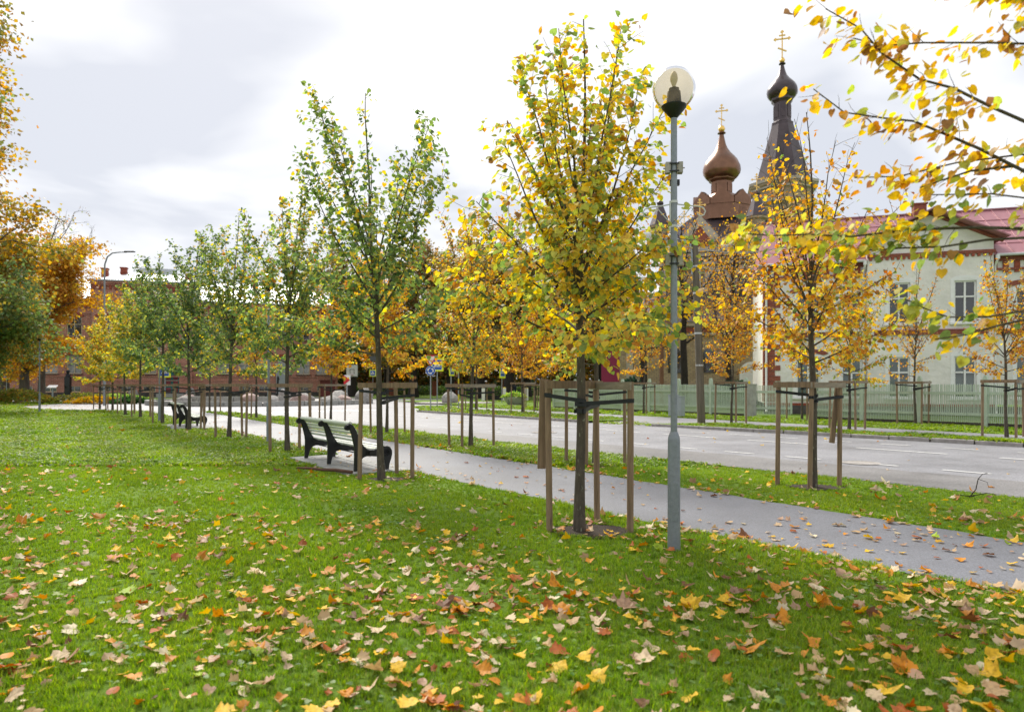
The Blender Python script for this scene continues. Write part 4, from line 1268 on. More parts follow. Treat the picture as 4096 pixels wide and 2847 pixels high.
def lime_tree(loc, H, cb, Rr, tr, pal, nl, seed, label, group, ls=0.105, single=0, tpl=None, nstem=9, nlow=7, spread=1.0, bare=0.0, topcol=None, fan=.82):
    """young street lime: clear stem, a few wide lower branches, a vase of steep stems above"""
    rng = np.random.default_rng(seed)
    tree = empty('lime_tree', loc, 0, label, 'tree', group)
    wd = Wood()
    hs = cb + (H - cb) * 0.20
    lean = rng.normal(0, .02, 2)
    tp = [Vector((lean[0] * z + .012 * math.sin(z * 2.3 + seed), lean[1] * z + .012 * math.cos(z * 2.9 + seed), z)) for z in np.linspace(0, hs, 9)]
    tp[0].z = -0.05
    rad = [tr * (1.32 if i == 0 else 1.08 if i == 1 else 1.0 - .04 * i) for i in range(9)]
    wd.mb.tube(tp, rad, 12)
    lead = curve(tp[-1], (0, 0, 1), H - hs, 9, rng, .02, .035)
    wd.limb(lead, tr * .62, .006, 7)
    twiggy(wd, lead[3:], rng, 5, .30, 0.1)
    for i in range(nlow):                       # wide lower branches
        z = cb + (hs - cb) * (i + .3) / nlow
        az = i * 2.399 + rng.uniform(-.3, .3) + seed
        el = R(rng.uniform(6, 24) + 22 * i / nlow)
        p = tp[0].lerp(tp[-1], z / hs); p.z = z
        L = Rr * rng.uniform(.78, 1.08) * (1.0 - .1 * i / nlow) * spread
        b = curve(p, (math.cos(az) * math.cos(el), math.sin(az) * math.cos(el), math.sin(el)), L, 6, rng, .03, .07)
        wd.limb(b, tr * .30, .004, 5)
        twiggy(wd, b, rng, 9, .58, .15, leafstep=.05)
    for i in range(nstem):                      # steep stems
        z = hs * .93 + (H - hs) * .28 * (i / nstem) ** 1.2
        az = i * 2.399 + rng.uniform(-.35, .35) + seed * 1.7
        t = i / max(1, nstem - 1)
        el = R(50 + 24 * t + rng.uniform(-5, 5))
        L = (H - z) * rng.uniform(.78, .99) / math.sin(el) * (.78 + .22 * t)
        L = min(L, Rr * fan / max(.2, math.cos(el)))
        if z <= hs:
            p = tp[-1].lerp(tp[-2], (hs - z) / (hs / 8)) if hs - z < hs / 8 else tp[-2].copy()
        else:
            f = (z - hs) / (H - hs) * 9; j = min(int(f), 8); p = lead[j].lerp(lead[j + 1], f - j)
        b = curve(p, (math.cos(az) * math.cos(el), math.sin(az) * math.cos(el), math.sin(el)), L, 8, rng, .015, .05)
        wd.limb(b, tr * .36, .004, 5)
        twiggy(wd, b, rng, 7, .52, .16, leafstep=.05)
    wd.mb.build('trunk', 'bark', tree, smooth=True)
    tpl = tpl or HEART
    P, Fm, S = leaves_from(wd.sites, rng, nl, ls, (0, 0, hs + .5))
    cols = pick(rng, PAL[pal], nl)
    if topcol:                                  # turning from the top and the tips
        hrel = (P[:, 2] - cb) / (H - cb)
        sw = rng.uniform(0, 1, nl) < np.clip(hrel * topcol[1], 0, .9)
        cols[sw] = pick(rng, PAL[topcol[0]], int(sw.sum()))
    if bare:
        keep = rng.uniform(0, 1, nl) > bare * np.clip((P[:, 2] - cb) / (H - cb), 0, 1) ** 2 * 1.6
        P, Fm, S, cols = P[keep], Fm[keep], S[keep], cols[keep]
        nl = len(P)
    if single:
        wpos = P + np.array(loc)
        front = wpos[:, 1] + rng.normal(0, .35, nl)          # nearest to the street side we look from
        od = np.argsort(front)
        a, r_ = od[:single], od[single:]
        leaf_objects(tree, HEART, 'heart', P[a], Fm[a], S[a], cols[a], 'leaf')
    else:
        r_ = np.arange(nl)
    me = scatter_mesh('crown', tpl, P[r_], Fm[r_], S[r_], cols[r_], 'leaf')
    o = link(bpy.data.objects.new('crown', me), tree)
    o['kind'] = 'stuff'
    return tree


def big_tree(name, loc, H, cb, Rr, tr, pal, nl, seed, label, ls=.16, bark='bark_old', nb=11, dens=1.0, cz=None, squash=1.0, group=None, clump=.55, twig=True, droop=.5, lop=None, sub=7, ntw=4, flat=1.0):
    """full grown tree: forked limbs, clumps of leaves on the outer twigs with gaps between"""
    rng = np.random.default_rng(seed)
    tree = empty(name, loc, 0, label, 'tree', group)
    wd = Wood()
    hs = cb + (H - cb) * .18
    tp = [Vector((.05 * math.sin(z * .7 + seed), .05 * math.cos(z * .8 + seed), z)) for z in np.linspace(0, hs, 7)]
    tp[0].z = -.1
    wd.mb.tube(tp, [tr * q for q in (1.45, 1.1, 1.0, .96, .92, .88, .8)], 12)
    lead = curve(tp[-1], (0, 0, 1), (H - hs) * .93, 8, rng, .02, .09)
    wd.limb(lead, tr * .72, .03, 8)
    tips = []
    ctr = Vector((0, 0, (cb + H) / 2))
    for i in range(nb):
        t = (i + .5) / nb
        z = cb + (H - cb) * .62 * t
        az = i * 2.399 + rng.uniform(-.4, .4)
        el = R((12 + 48 * t) * flat + rng.uniform(-10, 10) * min(1, flat * 1.5))
        env = math.sin(math.pi * min(1, .22 + .70 * (1 - t) ** .8 + .08)) ** .5
        L = Rr * (0.62 + .38 * env) * rng.uniform(.8, 1.08)
        if lop:
            L *= 1 + lop[1] * math.cos(az - lop[0])
        if z <= hs:
            p = tp[0].lerp(tp[-1], z / hs)
        else:
            f = min((z - hs) / ((H - hs) * .93) * 8, 7.99); j = int(f); p = lead[j].lerp(lead[j + 1], f - j)
        b = curve(p, (math.cos(az) * math.cos(el), math.sin(az) * math.cos(el), math.sin(el)), L, 7, rng, .03 * flat, .11)
        wd.limb(b, tr * .36 * (1.05 - .4 * t), .02, 6)
        for q in range(sub):
            s = .25 + .75 * (q + rng.uniform(0, 1)) / sub
            f = min(s * 7, 6.99); j = int(f)
            pp = b[j].lerp(b[j + 1], f - j); d = (b[j + 1] - b[j]).normalized()
            sd_ = Vector(rng.normal(0, 1, 3)); sd_ = (sd_ - d * sd_.dot(d)).normalized()
            tb = curve(pp, d * .7 + sd_ * .9 + Vector((0, 0, .15)), L * rng.uniform(.22, .42), 4, rng, .02, .15)
            wd.limb(tb, tr * .09, .008, 4)
            for r_ in (1, 2, 3, 4):
                tips.append((tb[r_], (tb[r_] - tb[r_ - 1]).normalized()))
            if twig:
                for r_ in range(ntw):
                    jj = rng.integers(1, 4)
                    tw = curve(tb[jj], (tb[jj] - tb[jj - 1]).normalized() + Vector(rng.normal(0, .8, 3)), L * rng.uniform(.07, .15), 2, rng, 0, .2)
                    wd.mb.tube(tw, [.012, .008, .004], 3, caps=False)
                    tips.append((tw[2], (tw[2] - tw[1]).normalized()))
    for p_, d_ in [(lead[k], (lead[k] - lead[k - 1]).normalized()) for k in range(3, 9)]:
        for q in range(5):
            tb = curve(p_, Vector(rng.normal(0, 1, 3)) + Vector((0, 0, .6)), (H - p_.z) * .3 + Rr * .16, 3, rng, .02, .15)
            wd.mb.tube(tb, [.03, .02, .012, .006], 4, caps=False)
            tips += [(tb[k], (tb[k] - tb[k - 1]).normalized()) for k in (1, 2, 3)]
    wd.mb.build('trunk', bark, tree, smooth=True)
    n = nl
    ci = rng.integers(0, len(tips), n)
    cw = rng.uniform(.35, 1.0, len(tips))
    keep = rng.uniform(0, 1, n) < cw[ci]
    ci = ci[keep]; n = len(ci)
    P = np.array([tips[i][0] for i in ci]) + rng.normal(0, clump * Rr / 9, (n, 3)) * np.array([1, 1, .7])
    D = np.array([tips[i][1] for i in ci])
    d = norm(D * .4 + rng.normal(0, .6, (n, 3)) + np.array([0, 0, -droop]))
    up = norm(rng.normal(0, .6, (n, 3)) + np.array([0, 0, .8]))
    # colour runs in patches through the crown
    c1 = pick(rng, PAL[pal], len(tips)); c2 = pick(rng, PAL[pal], n)
    mixv = rng.uniform(.25, .8, (n, 1))
    cols = c1[ci] * mixv + c2 * (1 - mixv)
    S = ls * rng.uniform(.65, 1.25, n)
    me = scatter_mesh('crown', DIAMOND, P, frames(d, up), S, cols, 'leaf')
    o = link(bpy.data.objects.new('crown', me), tree); o['kind'] = 'stuff'
    return tree


# left row along the path, nearest first
ROW1 = 'young limes in the row left of the path'
lime_tree((0.727, 7.25, 0), 5.4, 1.9, 1.6, .055, 'yellow', 7200, 11, 'yellow and green young lime, the nearest tree, beside the lamp post', ROW1, .070, 300, nstem=16, nlow=13, spread=1.0, topcol=('orange', .15), fan=.64)
lime_tree((-2.13, 11.17, 0), 6.3, 2.0, 1.65, .056, 'green', 6240, 22, 'mostly green young lime standing by the near bench', ROW1, .072, 300, nstem=13, nlow=9, spread=1.15, topcol=('greenyel', .55))
lime_tree((-5.26, 15.95, 0), 6.3, 1.9, 1.45, .056, 'green', 6000, 33, 'slim green young lime between the near bench and second lamp post', ROW1, .076, 300, nstem=12, topcol=('mixed', .3))
lime_tree((-8.36, 20.15, 0), 6.6, 1.9, 1.6, .058, 'green', 6720, 44, 'green young lime, fourth in the row from the camera', ROW1, .079, 0, HEART_LO, topcol=('greenyel', .3), nstem=12)
lime_tree((-10.99, 23.26, 0), 6.65, 1.8, 1.9, .058, 'dark', 7200, 55, 'dark green young lime in front of the far bench', ROW1, .083, 0, HEART_LO, nstem=12)
lime_tree((-14.2, 27.75, 0), 6.9, 2.35, 1.95, .06, 'dark', 7200, 66, 'dark green young lime just beyond the far bench', ROW1, .086, 0, HEART_LO)
lime_tree((-17.7, 32.5, 0), 6.6, 2.2, 1.85, .06, 'greenyel', 5520, 77, 'yellowing green lime, fourth from the far end of the row', ROW1, .108, 0, HEART_LO)
lime_tree((-20.4, 36.0, 0), 6.5, 1.9, 1.7, .06, 'yellow', 4320, 88, 'yellow green lime, third from the far end of the row', ROW1, .108, 0, HEART_LO)
lime_tree((-24.1, 41.2, 0), 6.4, 1.8, 1.8, .06, 'yellow', 4320, 99, 'golden green lime, second from the far end of the row', ROW1, .117, 0, HEART_LO, topcol=('orange', .5))
lime_tree((-26.8, 44.4, 0), 6.0, 1.8, 1.9, .06, 'yellow', 4080, 110, 'pale yellow lime at the far end of the row', ROW1, .117, 0, HEART_LO, topcol=('orange', .4))
ROW2 = 'young limes in the verge between path and road'
lime_tree((4.58, 10.36, 0), 5.75, 1.85, 1.42, .055, 'orange', 5280, 131, 'orange and yellow young lime in the near verge, bare at the top', ROW2, .065, 300, nstem=13, nlow=9, bare=.7, topcol=('amber', .5))
lime_tree((1.62, 13.2, 0), 5.7, 1.9, 1.4, .052, 'mixed', 4320, 142, 'orange green lime directly behind the nearest tree', ROW2, .070, 200, topcol=('orange', .6))
lime_tree((-1.04, 17.07, 0), 6.0, 1.75, 1.5, .052, 'mixed', 4560, 153, 'half green half orange lime right of the blue roundabout sign', ROW2, .072, 200, topcol=('orange', .9))
lime_tree((-4.05, 22.0, 0), 6.0, 1.9, 1.5, .05, 'orange', 3840, 164, 'orange lime in the verge right behind the near bench tree', ROW2, .099, 0, HEART_LO)
lime_tree((-7.7, 29.0, 0), 6.0, 1.9, 1.7, .052, 'orange', 4080, 175, 'golden orange lime in the verge left of the basketball board', ROW2, .104, 0, HEART_LO, topcol=('amber', .6))
lime_tree((-12.2, 32.6, 0), 5.8, 1.9, 1.5, .052, 'mixed', 2280, 186, 'orange lime in the verge behind the slim green one', ROW2, .104, 0, HEART_LO, topcol=('orange', 1))
lime_tree((-17.5, 39.5, 0), 5.6, 1.9, 1.4, .052, 'greenyel', 1440, 197, 'last lime at the tip of the verge before the roundabout', ROW2, .108, 0, HEART_LO)
ROW3 = 'young limes along the picket fence'
lime_tree((13.8, 19.04, ZK), 5.1, 1.7, 1.15, .045, 'amber', 2640, 211, 'rusty orange young lime at the right edge before the house', ROW3, .070, 0, HEART_LO, topcol=('mixed', .3))
lime_tree((14.9, 25.23, ZK), 5.9, 1.75, 1.15, .045, 'amber', 1200, 222, 'thin nearly bare orange lime in front of the house gable', ROW3, .070, 0, HEART_LO, bare=.5, nstem=12)
lime_tree((11.07, 22.42, ZK), 5.6, 1.6, 1.25, .048, 'mixed', 3600, 233, 'green and gold lime left of the house gable', ROW3, .072, 0, HEART_LO, topcol=('orange', 1))
lime_tree((11.95, 28.1, ZK), 5.0, 1.7, 1.0, .045, 'orange', 840, 244, 'small orange lime behind the open gate', ROW3, .090, 0, HEART_LO)
lime_tree((8.3, 25.81, ZK), 5.9, 1.75, 1.25, .045, 'amber', 3480, 255, 'orange lime right of the wooden pole', ROW3, .072, 0, HEART_LO, topcol=('mixed', .4))
lime_tree((6.57, 34.15, ZK), 6.6, 1.9, 1.35, .05, 'amber', 2040, 266, 'slender amber lime before the yellow brick church wall', ROW3, .090, 0, HEART_LO)
lime_tree((0.53, 35.35, ZK), 6.0, 1.9, 2.0, .055, 'amber', 3120, 277, 'wide amber lime in front of the white posts', ROW3, .099, 0, HEART_LO)
lime_tree((-2.08, 39.15, 0.02), 5.8, 1.9, 1.8, .055, 'orange', 1800, 288, 'orange lime behind the crossing sign with the yellow striped post', ROW3, .099, 0, HEART_LO)
lime_tree((1.44, 41.89, 0.02), 5.8, 1.9, 1.9, .055, 'amber', 1800, 299, 'amber lime on the plaza behind the stone planter', ROW3, .108, 0, HEART_LO)

# old trees
big_tree('maple_tree', (-38.9, 42.0, 0), 27.0, 3.2, 9.4, .55, 'mapleolive', 230000, 5, 'huge old maple turning brown, reaching in from the left edge', .27, nb=44, sub=9, ntw=5)
big_tree('maple_tree', (-47.2, 66.0, 0), 16.5, 2.4, 6.6, .42, 'maple', 60000, 6, 'glowing orange maple with a grey trunk before the school', .24, nb=24, sub=8)
big_tree('oak_tree', (-32.6, 36.0, 0), 6.0, 2.2, 6.2, .4, 'mapledark', 95000, 7, 'dark green oak boughs low in front of the orange maple', .19, nb=22, sub=8, flat=.3)
big_tree('maple_tree', (-59.5, 80.0, 0), 19, 3.5, 6.0, .5, 'olive', 22000, 8, 'old maple with dark trunk at the very left edge', .26, nb=15)
PARK = 'big old trees in the park behind the iron fence'
for i, (px, Y, H, Rr, pal, lb) in enumerate((
        (790, 94, 20.5, 6.5, 'far', 'big old tree with thick grey trunk beside the basketball board'),
        (868, 108, 21, 7, 'olive', 'tall olive tree behind the distant crossing sign'),
        (926, 88, 20, 6.5, 'far', 'old tree with dark bare trunk left of the roundabout sign'),
        (1010, 98, 21, 7, 'olive', 'tall amber tree above the roundabout sign'),
        (1078, 82, 18, 6.5, 'olive', 'old tree with grey trunk behind the striped sign post'),
        (1142, 74, 17.5, 6.3, 'far', 'dark twin trunk tree beside the round traffic sign'),
        (1182, 92, 19, 6.5, 'olive', 'old tree behind the stone planter'),
        (1262, 84, 18, 6.5, 'far', 'amber park tree behind the nearest lime'),
        (1345, 78, 17, 6, 'far', 'brownish park tree left of the church'))):
    big_tree('park_tree', ((px - 1148) / 1531 * Y, Y, 0), H, 4.2, Rr, .55, pal, 22000, 300 + i, lb, .30, 'bark_dark', nb=15, group=PARK)
big_tree('linden_tree', (8.9, 46.5, ZK), 13.5, 3.6, 4.2, .26, 'amber', 3000, 321, 'dark forked linden with few orange leaves before the church wall', .13, 'bark_dark', nb=12, clump=.8)
big_tree('linden_tree', (11.6, 46.0, ZK), 12.5, 4.0, 3.6, .24, 'amber', 2300, 322, 'black trunked linden right of the brown square pole', .13, 'bark_dark', nb=11, clump=.8)
big_tree('linden_tree', (14.3, 45.0, ZK), 12.5, 3.6, 4.0, .22, 'amber', 3600, 323, 'dark linden with orange leaves between pole and house', .13, 'bark_dark', nb=12, clump=.8)
big_tree('bare_tree', (-49.6, 72.0, 0), 20, 8.5, 6.2, .3, 'olive', 700, 331, 'almost bare tree between the orange maple and the school roof', .2, 'bark_old', nb=12, clump=.5)

# ---- the next lime of the row stands just out of view to the right; its boughs hang into the picture
t0 = empty('lime_tree', (3.63, 3.10, 0), 0, 'blurred lime boughs with yellow leaves hanging in at the upper right', 'tree', ROW1)
rng = np.random.default_rng(77)
wd = Wood()
wd.mb.tube([(0, 0, -.05), (0, 0, .12), (0, .01, 1.0), (.01, 0, 2.0), (0, .01, 2.6), (.03, 0, 3.6), (.0, .05, 5.2)], [.07, .056, .05, .045, .04, .022, .006], 12)
# each bough as measured points: across, away, up (metres from the trunk foot)
BO = [
    [(0, 0, 2.15), (-.62, .35, 2.55), (-1.01, .35, 2.87), (-1.18, .4, 2.98), (-1.35, .42, 3.08), (-1.51, .45, 3.14), (-1.68, .5, 3.30), (-1.78, .52, 3.44), (-1.92, .62, 3.60)],
    [(0, 0, 2.02), (-.6, .3, 2.36), (-.99, .4, 2.64), (-1.2, .45, 2.78), (-1.36, .5, 2.88), (-1.5, .52, 2.95), (-1.63, .58, 2.99), (-1.79, .68, 3.06), (-1.93, .75, 3.22)],
    [(-1.04, .42, 2.68), (-1.21, .5, 2.68), (-1.32, .55, 2.65), (-1.42, .6, 2.62)],
    [(0, 0, 2.5), (-.5, .1, 2.95), (-.95, .25, 3.22), (-1.22, .35, 3.28), (-1.49, .45, 3.33), (-1.66, .52, 3.35), (-1.78, .6, 3.43)],
    [(0, 0, 2.45), (-.35, .05, 2.75), (-.85, .2, 3.18), (-1.05, .25, 3.43), (-1.2, .3, 3.75)],
    [(0, 0, 2.17), (-.55, .25, 2.25), (-1.02, .35, 2.34), (-1.24, .4, 2.36), (-1.43, .48, 2.37), (-1.6, .55, 2.37), (-1.78, .62, 2.36), (-1.98, .7, 2.39), (-2.15, .78, 2.40), (-2.29, .82, 2.42)],
    [(-.8, .3, 2.30), (-1.18, .42, 2.30), (-1.36, .5, 2.28), (-1.52, .58, 2.29), (-1.68, .65, 2.29), (-1.84, .72, 2.31)],
    [(0, 0, 2.0), (-.55, .2, 1.98), (-1.02, .3, 1.93), (-1.2, .4, 1.90), (-1.33, .5, 1.91), (-1.42, .55, 1.96), (-1.5, .6, 2.02)],
    [(-.9, .28, 1.92), (-1.18, .35, 1.85), (-1.3, .4, 1.81), (-1.42, .48, 1.79)],
    [(0, 0, 2.3), (-.6, .3, 2.62), (-1.0, .42, 2.74), (-1.25, .55, 2.74), (-1.5, .66, 2.70), (-1.7, .75, 2.72)],
    [(0, 0, 2.1), (-.6, .15, 2.25), (-.95, .28, 2.46), (-1.2, .36, 2.52), (-1.45, .45, 2.54)],
    [(0, 0, 2.7), (-.5, .1, 3.15), (-.9, .22, 3.42), (-1.15, .3, 3.50), (-1.4, .4, 3.62)],
]
for k, b in enumerate(BO):
    b = [Vector(p) for p in b]
    wd.limb(b, .012 if k in (0, 1, 5) else .008, .003, 6)
    twiggy(wd, b, rng, (6.0, 6.0, 6.0, 6.0, 6.0, 8.0, 7.0, 4.0, 4.0, 6.0, 6.0, 6.0)[k], .19, .36, .0022, leafstep=(.05 if k in (5, 6) else .065))
vis_sites = list(wd.sites)
for az in (0.2, 1.1, -1.0, -2.2, 1.9):
    b = curve((0, 0, 2.3), (math.cos(az), math.sin(az), 1.1), 2.0, 7, rng, .02, .06)
    wd.limb(b, .018, .004, 5)
    twiggy(wd, b, rng, 6, .3, .25, .003)
wd.mb.build('trunk', 'bark', t0, smooth=True)
nv = 1150
P1, F1, S1 = leaves_from(vis_sites, rng, nv, .055, (0, 0, 2.6))
P2, F2, S2 = leaves_from(wd.sites[len(vis_sites):], rng, 300, .082, (0, 0, 2.6))
P, Fm, S = np.concatenate([P1, P2]), np.concatenate([F1, F2]), np.concatenate([S1, S2])
NL = len(P)
cols = pick(rng, PAL['yellow'], NL)
sw = P[:, 2] > 2.55
cols[sw] = pick(rng, [(GOLD, 32), (YEL, 30), (YGR, 14), (ORA, 14), (BRO, 10)], int(sw.sum()))
vis = (P[:, 0] + 3.63) / np.maximum(P[:, 1] + 3.1, .5) < .78
a = rng.permutation(np.where(vis)[0])[:300]
r_ = np.setdiff1d(np.arange(NL), a)
leaf_objects(t0, HEART, 'heart', P[a], Fm[a], S[a], cols[a], 'leaf')
o = link(bpy.data.objects.new('crown', scatter_mesh('crown', HEART, P[r_], Fm[r_], S[r_], cols[r_], 'leaf')), t0); o['kind'] = 'stuff'

# ------------------------------------------------------------------ stakes round the young trees
SH = 1.60


def stake_frame(t, L, Mi, Rt, z, label, group, boards=('LM', 'MR'), seed=0, fallen=None):
    """three round stakes, boards nailed across their tops, webbing to the stem. t: stem foot; L, Mi, Rt: stake feet"""
    rng = random.Random(seed)
    fr = empty('tree_stake_frame', (t[0], t[1], z), 0, label, 'tree stakes', group)
    pts = {}
    for k, p in (('L', L), ('M', Mi), ('R', Rt)):
        x, y = p[0] - t[0], p[1] - t[1]
        dx, dy = rng.uniform(-.03, .03), rng.uniform(-.03, .03)
        h = SH + rng.uniform(-.015, .015)
        pts[k] = (Vector((x, y, 0)), Vector((x + dx, y + dy, h)))
        m = MB().tube([(x, y, -.15), (x + dx * .5, y + dy * .5, h * .5), (x + dx, y + dy, h)], [.036, .035, .034], 10)
        m.build('stake', 'stake', fr, smooth=True)
    for i, bd in enumerate(boards):
        a, b = pts[bd[0]][1], pts[bd[1]][1]
        d = (b - a); n = d.normalized()
        off = Vector((0, 0, -.045 - .004 * i)) + Vector((n.y, -n.x, 0)) * .043 * (1 if (n.y * -1 < 0) == (a.y < 0) else 1)
        c = (a + b) / 2 + off
        MB().box((0, 0, 0), (d.length + .12, .022, .085)).build('board', 'stake_grey' if i % 2 else 'stake', fr, loc=c, rz=math.atan2(d.y, d.x))
    if fallen:                                   # a board hanging by one nail
        k, ang = fallen
        a = pts[k][1]
        MB().box((0, 0, -.44), (.085, .022, .96), 0, 0, ang).build('board', 'stake', fr, loc=(a.x + (-.05 if ang > 0 else -.09), a.y + .06, SH - .02), rz=.2)
    tr = .056
    for i, k in enumerate(('L', 'R', 'M')):
        hz = SH - (.13, .22, .26)[i] + rng.uniform(-.03, .03)
        st = pts[k][0].lerp(pts[k][1], hz / SH)
        q = Vector((0, 0, hz - (.06 if i != 1 else .05)))
        d = Vector((q.x - st.x, q.y - st.y, 0)); ln = d.length; d.normalize()
        n = Vector((-d.y, d.x, 0))
        p0 = st - d * .036
        p1 = q + d * tr
        w2 = .021
        m = MB()
        for sgn in (-1, 1):                      # two plies of webbing
            a0 = p0 + n * .034 * sgn; b0 = p1 + n * (tr * .92) * sgn
            mid = (a0 + b0) / 2 - n * (.018 * sgn)
            prev = a0
            ring = [a0, mid, b0]
            for u, v in zip(ring[:-1], ring[1:]):
                up = Vector((0, 0, w2))
                th = n * .0022 * sgn
                m.add([u - up, v - up, v + up, u + up, u - up + th, v - up + th, v + up + th, u + up + th], [(0, 1, 2, 3), (7, 6, 5, 4), (3, 2, 6, 7), (4, 5, 1, 0)])
        m.lathe([(tr + .003, -w2), (tr + .003, w2), (tr + .006, w2), (tr + .006, -w2)], 14, (0, 0, q.z), caps=False)
        m.lathe([(.036, -w2), (.036, w2), (.039, w2), (.039, -w2)], 12, (st.x, st.y, st.z), caps=False)
        m.build('strap', 'strap', fr)
    return fr


FR = 'stake frames round the young limes'
stake_frame((.727, 7.25), (.40, 7.23), (.972, 7.79), (1.24, 7.17), 0, 'three round stakes with black straps around the nearest tree', FR, ('LM', 'MR'), 1, ('L', .03))
stake_frame((-2.13, 11.17), (-2.48, 11.09), (-1.995, 11.83), (-1.66, 11.35), 0, 'stake frame around the tree by the near bench', FR, ('LR', 'RM'), 2)
stake_frame((-5.26, 15.95), (-5.55, 15.67), (-5.17, 16.6), (-4.75, 16.1), 0, 'stake frame left of the near bench, beside the second lamp post', FR, ('LR', 'RM'), 3)
stake_frame((-8.36, 20.15), (-8.68, 20.0), (-8.2, 20.75), (-7.75, 19.9), 0, 'stake frame round the fourth tree of the path row', FR, ('LR', 'RM'), 4)
stake_frame((-10.99, 23.26), (-11.35, 23.0), (-10.9, 23.9), (-10.5, 23.3), 0, 'stake frame right in front of the far bench', FR, ('LR', 'RM'), 5)
labs = ['stake frame just behind the far bench', 'stake frame fourth from the far end of the path row', 'stake frame third from the far end of the path row', 'stake frame second from the far end of the path row', 'stake frame at the far end of the path row']
for i, (x, y) in enumerate(((-14.2, 27.75), (-17.7, 32.5), (-20.4, 36.0), (-24.1, 41.2), (-26.8, 44.4))):
    stake_frame((x, y), (x - .35, y - .1), (x + .15, y + .6), (x + .48, y + .05), 0, labs[i], FR, ('LR', 'RM'), 10 + i)
stake_frame((4.58, 10.36), (4.12, 10.6), (4.46, 10.23), (5.01, 10.45), 0, 'stake frame in the near verge with one board hanging loose', FR, ('LM', 'MR'), 20, ('R', .12))
labs = ['stake frame in the verge behind the nearest tree', 'stake frame in the verge right of the roundabout sign', 'stake frame in the verge behind the near bench tree', 'stake frame in the verge left of the basketball board', 'stake frame in the verge before the pointed pink boulder', 'stake frame at the tip of the verge by the roundabout']
for i, (x, y) in enumerate(((1.62, 13.2), (-1.04, 17.07), (-4.05, 22.0), (-7.7, 29.0), (-12.2, 32.6), (-17.5, 39.5))):
    stake_frame((x, y), (x - .55, y + .25), (x - .2, y - .15), (x + .58, y + .1), 0, labs[i], FR, ('LM', 'MR'), 30 + i)
labs = ['stake frame at the right edge before the picket fence', 'stake frame before the fence under the house gable', 'stake frame before the fence left of the house gable', 'stake frame by the open gate', 'stake frame right of the wooden pole', 'stake frame before the fence left of the grey lamp post', 'stake frame round the wide amber lime', 'stake frame behind the crossing sign', 'stake frame on the plaza behind the planter']
for i, (x, y, z) in enumerate(((13.8, 19.04, ZK), (14.9, 25.23, ZK), (11.07, 22.42, ZK), (11.95, 28.1, ZK), (8.3, 25.81, ZK), (6.57, 34.15, ZK), (.53, 35.35, ZK), (-2.08, 39.15, .02), (1.44, 41.89, .02))):
    stake_frame((x, y), (x - .58, y + .15), (x + .1, y - .22), (x + .62, y + .2), z, labs[i], FR, ('LM', 'MR'), 50 + i)
for i, (x, y, r_) in enumerate(((.85, 7.25, .38), (-2.05, 11.2, .34), (4.6, 10.35, .36), (-8.2, 20.1, .34), (-5.2, 16.0, .3), (-1.0, 17.1, .3), (1.7, 13.2, .36))):
    rr = random.Random(i)
    sheet('soil_patch', [(x + r_ * rr.uniform(.7, 1.1) * math.cos(t * .35) * 1.25, y + r_ * rr.uniform(.7, 1.1) * math.sin(t * .35)) for t in range(18)], .012, 'soil')

